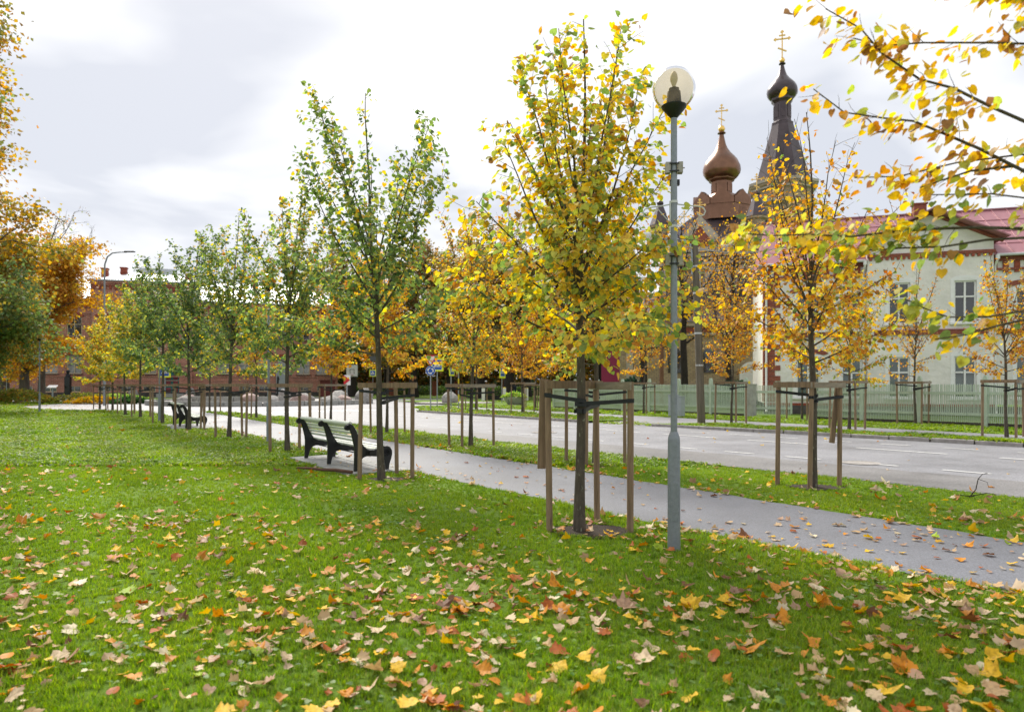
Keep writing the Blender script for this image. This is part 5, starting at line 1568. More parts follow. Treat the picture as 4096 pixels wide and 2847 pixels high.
# ------------------------------------------------------------------ park lamps
def park_lamp(x, y, label, full=True, rz=0.0):
    la = empty('park_lamp', (x, y, 0), rz, label, 'lamp post', 'globe lamps along the path')
    MB().lathe([(.062, -.2), (.060, .0), (.057, 1.02), (.054, 1.06), (.040, 1.10), (.033, 1.115)], 24).build('lower_pole', 'galvanised', la, smooth=True)
    MB().lathe([(.0315, 1.1), (.0315, 2.6), (.0295, 4.1)], 20).build('upper_pole', 'galvanised', la, smooth=True)
    MB().lathe([(.030, 0), (.115, .10), (.118, .115), (.08, .118), (.073, .12), (.062, .235), (.060, .25), (.048, .252), (.048, .28), (.03, .285)], 24, (0, 0, 4.07)).build('lamp_holder', 'black_plastic', la, smooth=True)
    gl = [(.115, -.163)] + [(.2 * math.cos(R(a)), .2 * math.sin(R(a))) for a in range(-50, 91, 7)]
    MB().lathe(gl + [(.001, .2)], 40, (0, 0, 4.35), caps=False).build('globe', 'globe', la, smooth='all')
    MB().lathe([(.012, 0), (.016, .03), (.034, .08), (.036, .105), (.03, .14), (.015, .165), (.002, .172)], 18, (0, 0, 4.345)).build('bulb', 'bulb', la, smooth='all')
    if not full:
        return la
    MB().prism([(-.032, .28), (.032, .28), (.032, .62), (.022, .64), (-.022, .64), (-.032, .62)], -.0635, -.045).build('access_door', 'galvanised', la)
    for z in (3.60, 2.73):                        # banner clamps
        for s in (-1, 1):
            cl_ = MB().box((s * .057, 0, z), (.045, .075, .1)).build('clamp', 'clamp', la)
            MB().tube([(s * .08, 0, z + .0), (s * .1, 0, z)], .006, 6).build('bolt', 'clamp', cl_)
        MB().box((0, -.036, z + .035), (.09, .012, .012)).box((0, -.036, z - .035), (.09, .012, .012)).build('clamp_band', 'black_plastic', la)
    MB().box((.01, .03, 3.47), (.09, .05, .05)).tube([(-.02, .0, 3.49), (-.09, -.02, 3.48)], .004, 5).build('cable_box', 'black_plastic', la)
    for s in (-1, 1):                             # scrolled bracket arms
        arm = [(s * .03, 0, 3.26), (s * .12, 0, 3.245), (s * .22, 0, 3.235), (s * .27, 0, 3.22), (s * .29, 0, 3.185), (s * .275, 0, 3.15), (s * .24, 0, 3.14), (s * .215, 0, 3.165)]
        MB().tube(arm, .0065, 6).build('bracket_arm', 'white_metal', la)
        MB().tube([(s * .03, 0, 3.08), (s * .10, 0, 3.16), (s * .155, 0, 3.225), (s * .175, 0, 3.21), (s * .165, 0, 3.19)], .005, 6).build('bracket_brace', 'white_metal', la)
    MB().box((-.035, 0, 3.14), (.012, .03, .3)).build('bracket_plate', 'white_metal', la)
    for z in (3.28, 3.05):
        MB().lathe([(.036, -.012), (.036, .012)], 16, (0, 0, z), caps=False).build('bracket_band', 'white_metal', la)
    return la


park_lamp(1.53, 6.45, 'grey lamp post with smoky glass globe beside the nearest tree', True, R(-6))
park_lamp(-6.56, 18.4, 'grey lamp post left of the near bench, its globe hidden in leaves', True, R(20))
park_lamp(-15.13, 29.3, 'grey lamp post behind the far bench', True, R(20))
park_lamp(-26.92, 38.9, 'grey lamp post on the lawn at far left', True, R(20))
sl_ = empty('street_light', (-31.46, 52.7, 0), 0, 'tall slim street light with curved arm before the school', 'street light')
MB().tube([(0, 0, -.2), (0, 0, 2.2), (0, 0, 2.3), (0, 0, 10.2), (.03, 0, 10.9), (.22, 0, 11.45), (.6, 0, 11.75), (1.2, 0, 11.82), (1.7, 0, 11.83)], [.1, .1, .075, .065, .06, .055, .05, .045, .04], 12).build('pole', 'grey_steel', sl_, smooth=True)
MB().box((1.95, 0, 11.86), (.75, .26, .07)).box((1.62, 0, 11.85), (.16, .12, .12)).build('lamp_head', 'sign_back', sl_)

# ------------------------------------------------------------------ benches
PROF = [(-.012, 0), (.062, 0), (.07, .06), (.085, .12), (.115, .19), (.16, .245), (.22, .266), (.30, .264), (.38, .255), (.48, .25), (.535, .235), (.57, .18), (.585, .10), (.592, 0),
        (.655, 0), (.655, .03), (.67, .12), (.70, .20), (.72, .28), (.715, .35), (.68, .41), (.62, .435), (.56, .428), (.51, .405), (.45, .385), (.37, .372), (.29, .375), (.225, .40), (.17, .455), (.12, .53),
        (.075, .62), (.045, .70), (.01, .77), (-.03, .83), (-.085, .858), (-.14, .853), (-.18, .82), (-.188, .775), (-.16, .74), (-.115, .735), (-.09, .755), (-.075, .72), (-.06, .68), (-.035, .58), (-.01, .47), (.0, .38), (-.004, .25), (-.006, .12)]
SLATS = [((.135, .53), 62), ((.097, .60), 64), ((.065, .675), 66), ((.038, .735), 60), ((-.005, .80), 50)]     # back: (d, z), tilt of the board in degrees
SEAT = [((.20, .425), 28), ((.262, .399), 12), ((.335, .388), 2), ((.41, .392), -5), ((.48, .410), -12), ((.55, .438), -16)]


def bench(x, y, dirn, label):
    """x, y: rear right foot; bench runs along +X of its own axes, sits towards +Y"""
    b = empty('park_bench', (x, y, .02), dirn, label, 'bench', 'slatted benches along the path')
    L = 2.72
    for k, xx in enumerate((0.0, L / 2, L)):
        s = MB().prism(PROF, xx - .022, xx + .022, 'X').build('support', 'cast_iron', b, bevel=.006)
        if k != 1:
            sg = -1 if k == 0 else 1
            for (d, z, r_) in ((-.125, .795, .05), (.615, .325, .085), (.24, .33, .05)):
                q = MB()
                for rr_ in (1.0, .62, .26):
                    q.lathe([(r_ * rr_, 0), (r_ * rr_ * .92, .012), (r_ * rr_ * .72, .012), (r_ * rr_ * .66, 0)], 20)
                for i, v in enumerate(q.v):
                    q.v[i] = (xx + sg * (.022 + v[2]), d + v[0], z + v[1])
                q.build('scroll', 'cast_iron', s, smooth=True)
    for (d, z), t in SLATS:
        MB().box((L / 2, 0, 0), (L - .01, .052, .022)).build('slat', 'bench_paint', b, loc=(0, d, z), bevel=.005).rotation_euler = (R(-t), 0, 0)
    for (d, z), t in SEAT:
        MB().box((L / 2, 0, 0), (L - .01, .056, .022)).build('slat', 'bench_paint', b, loc=(0, d, z), bevel=.005).rotation_euler = (R(-t), 0, 0)
    MB().tube([(.02, -.07, .856), (L - .02, -.07, .856)], .036, 10).build('top_rail', 'bench_paint', b, smooth=True)
    MB().tube([(0, .3, .27), (L, .3, .27)], .012, 8).build('tie_rod', 'cast_iron', b)
    return b


BD = math.atan2(.822, -.570)                      # along the street, away from the camera


def place_bench(x, y, lb):
    # local +X runs away along the street; +Y must look to the path (right), so mirror by rotating the profile
    bb = bench(x, y, BD, lb)
    bb.scale = (1, -1, 1)
    return bb


place_bench(-2.785, 12.06, 'white slatted bench with black scrolled iron ends, nearest the camera')
place_bench(-11.6, 24.25, 'small looking white slatted bench with black iron ends further along the path')
for k, (a0, a1, b0, b1) in enumerate(((11.2, 14.6, 4.35, 5.58), (26.2, 29.6, 3.9, 5.4))):
    pad = empty('bench_pad'); pad['kind'] = 'structure'
    rr = random.Random(k)
    na, nb_ = 7, 3
    for i in range(na):
        for j in range(nb_):
            a = a0 + (a1 - a0) * (i + .5) / na; b = b0 + (b1 - b0) * (j + .5) / nb_
            p = street(a, b, rr.uniform(.0, .008))
            MB().box((0, 0, 0), ((a1 - a0) / na - .012, (b1 - b0) / nb_ - .012, .05)).build('slab', 'slab', pad, loc=p, rz=BD + rr.uniform(-.02, .02))
st_ = MB().tube([(0, 0, 0), (.35, .04, .02), (.7, -.02, .0), (1.0, .02, .012), (1.3, .0, .0)], [.028, .032, .026, .024, .015], 7).build('fallen_branch', 'twig_wood', loc=(-2.75, 11.75, .06), rz=R(152), smooth=True)
tag(st_, 'brown stick lying behind the near bench', 'stick')
tw = MB().tube([(0, 0, .02), (.1, .02, .12), (.13, .02, .26), (.2, .03, .33), (.27, .03, .34)], [.008, .007, .006, .004, .003], 5).tube([(.13, .02, .26), (.24, .0, .22), (.26, 0, .14)], [.004, .003, .002], 4).tube([(.0, 0, .03), (.2, -.05, .08), (.34, -.03, .06)], [.007, .005, .003], 5).tube([(-.18, 0, .05), (0, 0, .03), (.1, .05, .02)], [.005, .007, .004], 5).build('fallen_twig', 'bark_dark', loc=(6.2, 9.25, .02))
tag(tw, 'dark forked twig sticking up from the verge at right', 'twig')

# ------------------------------------------------------------------ picket fence
FA, FD = Vector((17.3, 23.1, ZK)), Vector((-.5956, .8033, 0))
fang = math.atan2(FD.y, FD.x)
pk_me = MB().prism([(-.016, 0), (.016, 0), (.016, 1.335), (0, 1.375), (-.016, 1.335)], -.011, .011).build('picket', 'fence_green'); pick_mesh = pk_me.data; bpy.data.objects.remove(pk_me)
po = MB().prism([(-.07, -.1), (.07, -.1), (.07, 1.68), (.03, 1.80), (-.03, 1.80), (-.07, 1.68)], -.065, .075).build('post', 'fence_green'); post_mesh = po.data; bpy.data.objects.remove(po)


def picket_fence(s0, s1, label, seed):
    f = empty('picket_fence', FA + FD * s0, fang, label, 'fence', 'pale green picket fence')
    rr = random.Random(seed)
    L = s1 - s0
    n = int(L / .062)
    for i in range(n):
        o = bpy.data.objects.new('picket', pick_mesh)
        o.location = (.05 + (L - .1) * i / (n - 1), 0, .13 + rr.uniform(-.008, .008)); o.rotation_euler = (0, rr.uniform(-.008, .008), 0)
        link(o, f)
    k = max(1, round(L / 2.05))
    for i in range(k + 1):
        o = bpy.data.objects.new('post', post_mesh); o.location = (L * i / k, .01, 0); link(o, f)
    for z in (.42, 1.17):
        for i in range(k):
            MB().box((L * (i + .5) / k, .038, z), (L / k - .14, .045, .1)).build('rail', 'fence_green', f)
    MB().box((L / 2, -.02, .06), (L, .05, .14)).build('gravel_board', 'dark_board', f)
    return f


picket_fence(-3.2, 7.55, 'pale green picket fence right of the gate, before the house', 1)
picket_fence(10.75, 24.6, 'pale green picket fence left of the gate, before the church', 2)
gp = FA + FD * 10.5
g = MB().box((0, 0, .72), (.34, .34, 1.5)).box((0, 0, 1.49), (.38, .38, .06)).build('gate_pillar', 'concrete', loc=gp, rz=fang)
tag(g, 'worn concrete gate pillar between the fence and open gate', 'pillar')
gt = empty('gate', gp + Vector((.12, .1, 0)), R(-14), 'pale green picket gate standing open beside the concrete pillar', 'gate')
for i in range(24):
    o = bpy.data.objects.new('picket', pick_mesh); o.location = (.15 + i * .064, 0, .1); link(o, gt)
for z in (.4, 1.15):
    MB().box((.9, -.035, z), (1.6, .045, .1)).build('rail', 'fence_green', gt)
for x in (.12, 1.66):
    MB().box((x, -.03, .75), (.07, .06, 1.2)).build('stile', 'fence_green', gt)
MB().lathe([(.05, 0), (.05, .09), (.03, .13), (.005, .15)], 14).build('gate_lamp', 'yellow_cap', g, loc=(.1, .0, 1.52))

# ------------------------------------------------------------------ poles, cabinet, board
up_ = empty('utility_pole', (7.11, 25.6, ZK), 0, 'leaning grey wooden pole with a curved lamp arm', 'pole')
MB().tube([(0, 0, -.2), (-.12, 0, 3.3), (-.26, 0, 6.72)], [.15, .14, .115], 14).build('post', 'pole_wood', up_, smooth=True)
MB().lathe([(.14, 0), (.13, .05), (.02, .1)], 12, (-.26, 0, 6.7)).build('cap', 'sign_black', up_)
for z in (2.2, 3.4, 4.9, 5.9):
    MB().lathe([(.145, -.03), (.145, .03)], 14, (-.037 * z, 0, z), caps=False).build('band', 'white_metal', up_)
MB().tube([(-.37, -.05, 5.6), (-.38, -.05, 6.4), (-.45, -.06, 6.72), (-.65, -.1, 6.86), (-1.0, -.15, 6.88), (-1.75, -.25, 6.93)], .035, 8).build('lamp_arm', 'grey_steel', up_, smooth=True)
MB().lathe([(.02, -.34), (.11, -.3), (.15, -.1), (.14, .15), (.08, .3), (.02, .33)], 14, sy=.55).build('lamp_head', 'white_metal', up_, loc=(-2.02, -.28, 6.97), smooth=True).rotation_euler = (0, R(88), R(8))
bp_ = MB().box((0, 0, 3.1), (.24, .24, 6.6)).box((0, 0, 6.45), (.27, .27, .12)).build('square_pole', 'pole_brown', loc=(9.9, 45.2, ZK))
tag(bp_, 'brown square wooden pole behind the picket fence', 'pole')
cab = MB().box((-.16, 0, .5), (.32, .34, 1.0)).box((.19, .02, .47), (.36, .3, .94)).box((-.16, 0, 1.01), (.36, .38, .04)).box((.19, .02, .95), (.4, .34, .03)).build('utility_cabinet', 'cabinet', loc=(7.5, 31.2, ZK), rz=fang + math.pi)
tag(cab, 'grey utility cabinet at the foot of the picket fence', 'cabinet')
MB().box((-.2, .178, .86), (.12, .006, .1)).build('warning_label', 'yellow_cap', cab)
ww = [Vector((5.1, 25.3, 6.95)).lerp(Vector((13.6, 31, 8.1)), t / 12) - Vector((0, 0, .5 * math.sin(math.pi * t / 12))) for t in range(13)]
wr = MB().tube(ww, .02, 5).build('overhead_cable', 'wire'); tag(wr, 'pale overhead cable running from the lamp arm to the house', 'cable')
ww = [Vector((-2.4, 45, 8.2)).lerp(Vector((5.1, 25.3, 6.95)), t / 12) - Vector((0, 0, .7 * math.sin(math.pi * t / 12))) for t in range(13)]
wr = MB().tube(ww, .018, 5).build('overhead_cable', 'wire'); tag(wr, 'pale overhead cable left of the lamp arm, among the amber leaves', 'cable')
mb_ = empty('advertising_board', (6.85, 47.5, ZK), R(-8), 'plain dark magenta board standing behind the fence', 'board')
MB().box((0, 0, 2.5), (1.25, .3, 2.6)).build('panel', 'magenta', mb_, bevel=.01)
MB().box((-.4, 0, .6), (.12, .12, 1.3)).box((.4, 0, .6), (.12, .12, 1.3)).build('legs', 'sign_back', mb_)

# ------------------------------------------------------------------ traffic signs
def sign_plate(parent, z, wd, ht, kind, y=-.05, rz=0.0, back=False):
    pl = empty('sign_plate', (0, 0, z), rz); pl.parent = parent
    if kind == 'crossing':
        MB().box((0, y, 0), (wd * 1.42, .03, ht * 1.38)).build('border', 'sign_yellow', pl)
        MB().box((0, y - .022, 0), (wd * 1.06, .012, ht * 1.06)).build('edge', 'sign_white', pl)
        MB().box((0, y - .031, 0), (wd, .008, ht)).build('field', 'sign_blue', pl)
        MB().prism([(-wd * .42, -ht * .26), (wd * .42, -ht * .26), (0, ht * .40)], y - .042, y - .036).build('triangle', 'sign_white', pl)
        for i in range(4):                       # stripes of the crossing under the walker
            x = (-.26 + .17 * i) * wd
            MB().prism([(x, -ht * .23), (x + wd * .1, -ht * .23), (x + wd * .06, -ht * .13), (x - wd * .01 + .0, -ht * .13)], y - .049, y - .044).build('stripe', 'sign_black', pl)
        h = ht * .30
        walker = [(-.02, 1.0), (.12, .95), (.16, .6), (.34, .5), (.32, .42), (.1, .5), (.12, .2), (.34, -.42), (.22, -.46), (.0, .02), (-.26, -.42), (-.36, -.36), (-.12, .15), (-.1, .55), (-.26, .35), (-.34, .4), (-.16, .78)]
        MB().prism([(x * h * .62, z_ * h * .62 - ht * .03) for x, z_ in walker], y - .056, y - .050).build('walker', 'sign_black', pl)
        MB().lathe([(.001, 0), (h * .12, 0), (h * .12, .006), (.001, .006)], 12).build('walker_head', 'sign_black', pl, loc=(0, y - .05, h * .66)).rotation_euler = (R(90), 0, 0)
    elif kind == 'roundabout':
        for r_, m_, q in ((wd / 2, 'sign_white', 0), (wd / 2 * .93, 'sign_blue', .012)):
            MB().lathe([(.001, 0), (r_, 0), (r_, .012), (.001, .012)], 36).build('disc', m_, pl, loc=(0, y - q, 0)).rotation_euler = (R(90), 0, 0)
        for k in range(3):                       # three curved arrows
            a0 = R(90 + 120 * k)
            ri, ro = wd * .22, wd * .33
            n_ = 8
            arc = [(ro * math.cos(a0 + R(66) * i / n_), ro * math.sin(a0 + R(66) * i / n_)) for i in range(n_ + 1)]
            arc2 = [(ri * math.cos(a0 + R(66) * i / n_), ri * math.sin(a0 + R(66) * i / n_)) for i in range(n_, -1, -1)]
            ae = a0 + R(66); at_ = a0 + R(100)
            hd = [(wd * .40 * math.cos(ae), wd * .40 * math.sin(ae)), (wd * .27 * math.cos(at_), wd * .27 * math.sin(at_)), (wd * .14 * math.cos(ae), wd * .14 * math.sin(ae))]
            MB().prism(arc + hd + arc2, y - .034, y - .026).build('arrow', 'sign_white', pl)
    elif kind == 'yield':
        for s, m_, q in ((1.0, 'sign_red', 0), (.72, 'sign_white', .012)):
            MB().prism([(-wd / 2 * s, ht * .42 * s), (wd / 2 * s, ht * .42 * s), (0, -ht * .5 * s)], y - q - .012, y - q).build('triangle', m_, pl)
    elif kind == 'disc_back':
        MB().lathe([(.001, 0), (wd / 2, 0), (wd / 2, .02), (.001, .02)], 24).build('disc', 'sign_back', pl, loc=(0, y, 0)).rotation_euler = (R(90), 0, 0)
    elif kind == 'back':
        MB().box((0, y, 0), (wd, .025, ht)).build('plate', 'sign_back', pl)
    return pl


def sign_post(x, y, z0, h, label, rz=0.0, stripes=(), r_=.035):
    s = empty('traffic_sign', (x, y, z0), rz, label, 'traffic sign', 'traffic signs')
    MB().tube([(0, 0, -.1), (0, 0, h)], r_, 10).build('pole', 'grey_steel', s, smooth=True)
    for za, zb in stripes:
        MB().lathe([(r_ + .004, za), (r_ + .004, zb)], 10, caps=False).build('yellow_band', 'yellow_cap', s)
    return s


s = sign_post(-4.69, 39.35, .02, 3.25, 'round blue roundabout sign under a red and white give way triangle')
sign_plate(s, 2.37, .56, .56, 'roundabout'); sign_plate(s, 2.98, .8, .72, 'yield')
s = sign_post(-3.23, 41.27, .02, 3.2, 'blue crossing sign with fluorescent border on a yellow striped post', 0, ((.55, 1.0), (1.5, 1.95), (1.25, 1.4)))
sign_plate(s, 2.78, .56, .56, 'crossing', rz=R(8))
s = sign_post(-3.75, 42.0, .02, 3.0, 'traffic sign seen edge on beside the striped post', 0)
sign_plate(s, 2.5, .56, .56, 'crossing', rz=R(72))
s = sign_post(-5.15, 47.0, .02, 3.6, 'crossing sign half hidden behind the roundabout sign', 0)
sign_plate(s, 2.95, .62, .66, 'crossing')
s = sign_post(-17.59, 86.3, .0, 5.2, 'distant crossing sign under two dark sign backs', 0, ((1.0, 1.6),))
sign_plate(s, 3.1, .62, .62, 'crossing'); sign_plate(s, 4.1, .85, .85, 'disc_back'); sign_plate(s, 4.95, .8, .6, 'back')
s = sign_post(-.84, 56.9, .02, 4.4, 'crossing sign turned sideways near the white posts', 0)
sign_plate(s, 2.75, .62, .9, 'crossing', rz=R(58)); sign_plate(s, 3.9, .85, .85, 'disc_back', rz=R(68))
s = sign_post(-30.3, 59.6, .02, 3.3, 'crossing sign partly covered by leaves before the teal door', 0, ((.5, 1.0),))
sign_plate(s, 2.75, .78, .78, 'crossing', rz=R(-4))
s = sign_post(-57.75, 78.0, .0, 3.4, 'crossing sign at the far left edge under the maple', 0)
sign_plate(s, 2.7, .66, .66, 'crossing', rz=R(14))
s = sign_post(-14.6, 60.5, .02, 2.4, 'small red and white marker sign on the roundabout island', 0)
MB().box((0, -.05, 2.0), (.6, .02, .9)).build('plate', 'sign_white', s)
MB().prism([(-.3, 1.55), (-.3, 2.45), (.28, 2.0)], -.075, -.063).build('arrow_field', 'sign_red', s)

# ------------------------------------------------------------------ basketball board, planter, posts, bust, info board
bb = empty('basketball_hoop', (-22.6, 93.5, 0), 0, 'white basketball board on a pole beside the school', 'basketball hoop')
MB().tube([(0, 0, -.1), (0, 0, 6.8)], .09, 10).build('pole', 'white_metal', bb, smooth=True)
MB().box((.75, -.2, 3.55), (1.5, .06, 1.6)).build('backboard', 'sign_white', bb)
vs, fs = ring_prism([(.5, 3.15), (.5, 3.7), (1.0, 3.7), (1.0, 3.15)], [(.44, 3.09), (.44, 3.76), (1.06, 3.76), (1.06, 3.09)], -.245, -.232)
MB().add(vs, fs).build('target_square', 'sign_black', bb)
MB().lathe([(.28, -.02), (.31, 0), (.28, .02)], 16, (.75, -.55, 2.95)).build('rim', 'sign_red', bb)
MB().tube([(0, 0, 3.4), (.7, -.15, 3.4)], .05, 8).build('bracket', 'white_metal', bb)

pl = empty('stone_planter', (.2, 51.4, .02), 0, 'round concrete planter bowl filled with pale green plants', 'planter')
MB().lathe([(.42, 0), (.5, .05), (.72, .35), (.85, .62), (.86, .66), (.76, .66), (.7, .5)], 28).build('bowl', 'concrete', pl, smooth=True)


def leaf_clump(parent, name, n, rad, h, pal, size, seed, z0=0.0, tpl=None, flat=.5):
    rng = np.random.default_rng(seed)
    a = rng.uniform(0, 2 * math.pi, n); q = np.sqrt(rng.uniform(0, 1, n)); u = rng.uniform(0, 1, n)
    bump_ = 1 + .25 * np.sin(a * 3 + seed) + .15 * np.sin(a * 5 + 2 * seed)
    P = np.stack([rad[0] * q * np.cos(a) * bump_, rad[1] * q * np.sin(a) * bump_, z0 + h * (1 - q ** 2 * .8) * (.35 + .65 * u ** .5)], 1)
    d = norm(np.stack([np.cos(a) * q, np.sin(a) * q, np.full(n, .35)], 1) + rng.normal(0, .5, (n, 3)))
    up = norm(rng.normal(0, .5, (n, 3)) + np.array([0, 0, .9]))
    me = scatter_mesh(name, tpl or DIAMOND, P, frames(d, up), size * rng.uniform(.6, 1.3, n), pick(rng, PAL[pal] if isinstance(pal, str) else pal, n), 'leaf')
    o = link(bpy.data.objects.new(name, me), parent)
    return o


LG = [((.30, .42, .08), 5), ((.42, .5, .14), 3), ((.12, .25, .06), 3)]
o = leaf_clump(pl, 'plants', 700, (.85, .85), .42, LG, .16, 4, .58); o['kind'] = 'stuff'

wp = [(-2.6, 62.0), (-.69, 62.4), (1.35, 62.7), (3.3, 62.9), (4.9, 63.2)]
wpl = ['white post with yellow cap left of the black gate', 'white post with yellow cap above the planter', 'slim white post behind the amber lime', 'white post with yellow cap right of the amber lime', 'white post with yellow cap nearest the picket fence']
for (x, y), lb in zip(wp, wpl):
    o = MB().box((0, 0, .62), (.3, .3, 1.3)).build('gate_post', 'white_post', loc=(x, y, .02), bevel=.02)
    tag(o, lb, 'post', 'white posts with yellow caps')
    MB().lathe([(.15, 0), (.13, .05), (.06, .08), (.01, .09)], 12).build('cap', 'yellow_cap', o, loc=(0, 0, 1.27))
for k, ((x0, y0), (x1, y1)) in enumerate(zip(wp[:-1], wp[1:])):
    f = empty('iron_fence', (x0 + .16, y0, .02), math.atan2(y1 - y0, x1 - x0), ['low black iron gate left of the planter', 'low black iron fence behind the planter', 'low black iron fence behind the amber lime', 'low black iron fence at the right end'][k], 'fence', 'black iron fence between the white posts')
    L = x1 - x0 - .32
    for z in (.18, .62, 1.0):
        MB().box((L / 2, 0, z), (L, .03, .04)).build('rail', 'iron_black', f)
    n = int(L / .11)
    br_ = None
    for i in range(n):
        if br_ is None:
            br_ = MB().prism([(-.011, .1), (.011, .1), (.011, 1.1), (0, 1.2), (-.011, 1.1)], -.011, .011).build('bar', 'iron_black', f)
            o = br_
        else:
            o = inst(br_, 'bar', f)
        o.location = (.06 + i * .11, 0, 0)
    MB().box((L / 2, .02, .42), (L, .012, .4)).build('mesh_panel', 'iron_black', f) if k == 0 else None

# brick pillars and iron railing of the park
ORD = ['first', 'second', 'third', 'fourth', 'fifth', 'sixth', 'seventh', 'eighth', 'ninth', 'tenth', 'last']
pg = [(-24.0, 101), (-21.0, 101.5), (-18.0, 102), (-15.0, 102), (-11.5, 101), (-8.0, 100), (-4.5, 98), (-1.2, 96), (2.2, 94), (5.6, 92), (9, 90)]
for k, (x, y) in enumerate(pg):
    o = MB().box((0, 0, .95), (.62, .62, 2.1)).box((0, 0, 2.05), (.76, .76, .14)).build('brick_pillar', 'brick_red', loc=(x, y, 0))
    tag(o, '%s square red brick pillar of the park railing, counted from the school' % ORD[k], 'pillar', 'brick pillars of the park railing')
    if k < len(pg) - 1:
        x1, y1 = pg[k + 1]
        L = math.hypot(x1 - x, y1 - y) - .62
        f = empty('park_railing', (x, y, 0), math.atan2(y1 - y, x1 - x), '%s dark iron railing section between brick pillars, counted from the school' % ORD[k], 'railing', 'park railing sections')
        m = MB()
        for i in range(int(L / .16)):
            m.box((.4 + i * .16, 0, .95), (.025, .025, 1.5))
        m.box((L / 2 + .31, 0, 1.55), (L, .03, .05)).box((L / 2 + .31, 0, .3), (L, .03, .05))
        o = m.build('bars', 'iron_black', f); o['kind'] = 'stuff'
HG = [((.06, .13, .03), 5), ((.11, .2, .04), 3), ((.18, .24, .06), 2)]
hedge = empty('hedge', (-9, 101, 0), R(-6), 'clipped green hedge behind the park railing', 'hedge')
rng = np.random.default_rng(9)
n = 9000
P = np.stack([rng.uniform(-16, 20, n), rng.uniform(0, 1.4, n), rng.uniform(.1, 1.45, n) + .1 * np.sin(rng.uniform(0, 60, n))], 1)
P[:, 1] += 1.4 + P[:, 0] * -.05
me = scatter_mesh('foliage', DIAMOND, P, frames(norm(rng.normal(0, 1, (n, 3))), norm(rng.normal(0, .6, (n, 3)) + np.array([0, -.3, .8]))), .22 * rng.uniform(.6, 1.3, n), pick(rng, HG, n), 'leaf')
o = link(bpy.data.objects.new('foliage', me), hedge); o['kind'] = 'stuff'
# a wood closes the view behind the park
wood = np.random.default_rng(12)
n = 75000
X = wood.uniform(-60, 75, n)
prof = 13 + 3 * np.sin(X * .13) + 2 * np.sin(X * .31 + 1)
P = np.stack([X, 122 + wood.normal(0, 3, n), prof * wood.uniform(0, 1, n) ** 1.25 + wood.normal(0, .6, n)], 1)
me = scatter_mesh('distant_wood', DIAMOND, P, frames(norm(wood.normal(0, 1, (n, 3))), norm(wood.normal(0, .6, (n, 3)) + np.array([0, -.2, .8]))), .75 * wood.uniform(.5, 1.3, n), pick(wood, PAL['far'], n), 'leaf')
tag(link(bpy.data.objects.new('distant_wood', me)), 'hazy brown and olive wood closing the view behind the park', 'wood', kind='stuff')

bu = empty('bust_monument', (-53.2, 81.8, 0), R(8), 'dark bust on a tall black granite pillar before the school', 'statue')
MB().box((0, 0, 1.28), (.6, .55, 2.56)).build('pillar', 'black_granite', bu, bevel=.01)
boulder((-53.2, 81.5, 0), (1.0, .8, .3), 'granite_grey', 91, 'rough stone foot in front of the bust pillar')
rings = [(.0, .27, .2, 0), (.1, .29, .2, 0), (.22, .27, .17, 0), (.3, .17, .14, 0), (.36, .115, .13, .0), (.43, .12, .14, .02), (.5, .15, .18, .03), (.58, .165, .2, .03), (.66, .175, .2, .02), (.74, .17, .19, 0), (.82, .13, .15, -.01), (.88, .05, .06, -.01), (.89, .005, .005, -.01)]
vs, fs = [], []
n = 16
for z, a, b, f_ in rings:
    for j in range(n):
        t = 2 * math.pi * j / n
        x, y = a * math.cos(t), b * math.sin(t) - f_
        if abs(math.cos(t)) < .3 and math.sin(t) < 0 and .5 < z < .62:
            y -= .035 * (1 if z < .6 else .4)     # nose
        vs.append((x, y, z))
for i in range(len(rings) - 1):
    for j in range(n):
        fs.append((i * n + j, i * n + (j + 1) % n, (i + 1) * n + (j + 1) % n, (i + 1) * n + j))
MB().add(vs, fs).build('bust', 'bronze_dark', bu, loc=(0, 0, 2.56), smooth='all')
ib = empty('info_board', (-54.1, 80.4, 0), R(10), 'small slanted white information board on a post by the bust', 'sign')
MB().box((0, 0, .65), (.16, .1, 1.3)).build('post', 'grey_steel', ib)
MB().box((0, -.05, 1.42), (1.0, .62, .04), 0, R(28)).build('panel', 'sign_white', ib)
rw = MB().lathe([(.001, 0), (.5, 0), (.5, .12), (.001, .12)], 24).build('round_disc', 'cabinet', loc=(-53.6, 84.0, .9)); rw.rotation_euler = (R(90), 0, 0)
bpy.data.objects.remove(rw)
for k, (x, y, lb) in enumerate(((-43.6, 92.6, 'big grey stone ball right of the teal door'), (-50.0, 90.2, 'big grey stone ball left of the teal door'))):
    boulder((x, y, 0), (1.5, 1.4, 1.55), 'granite_grey', 95 + k, lb)
sh = MB().box((0, 0, 1.1), (2.0, 1.6, 2.2)).box((0, 0, 2.25), (2.3, 1.9, .12)).build('shed', 'shed_red', loc=(-25.4, 94.0, 0), rz=R(16))
tag(sh, 'small dark red shed at the right corner of the school', 'shed')

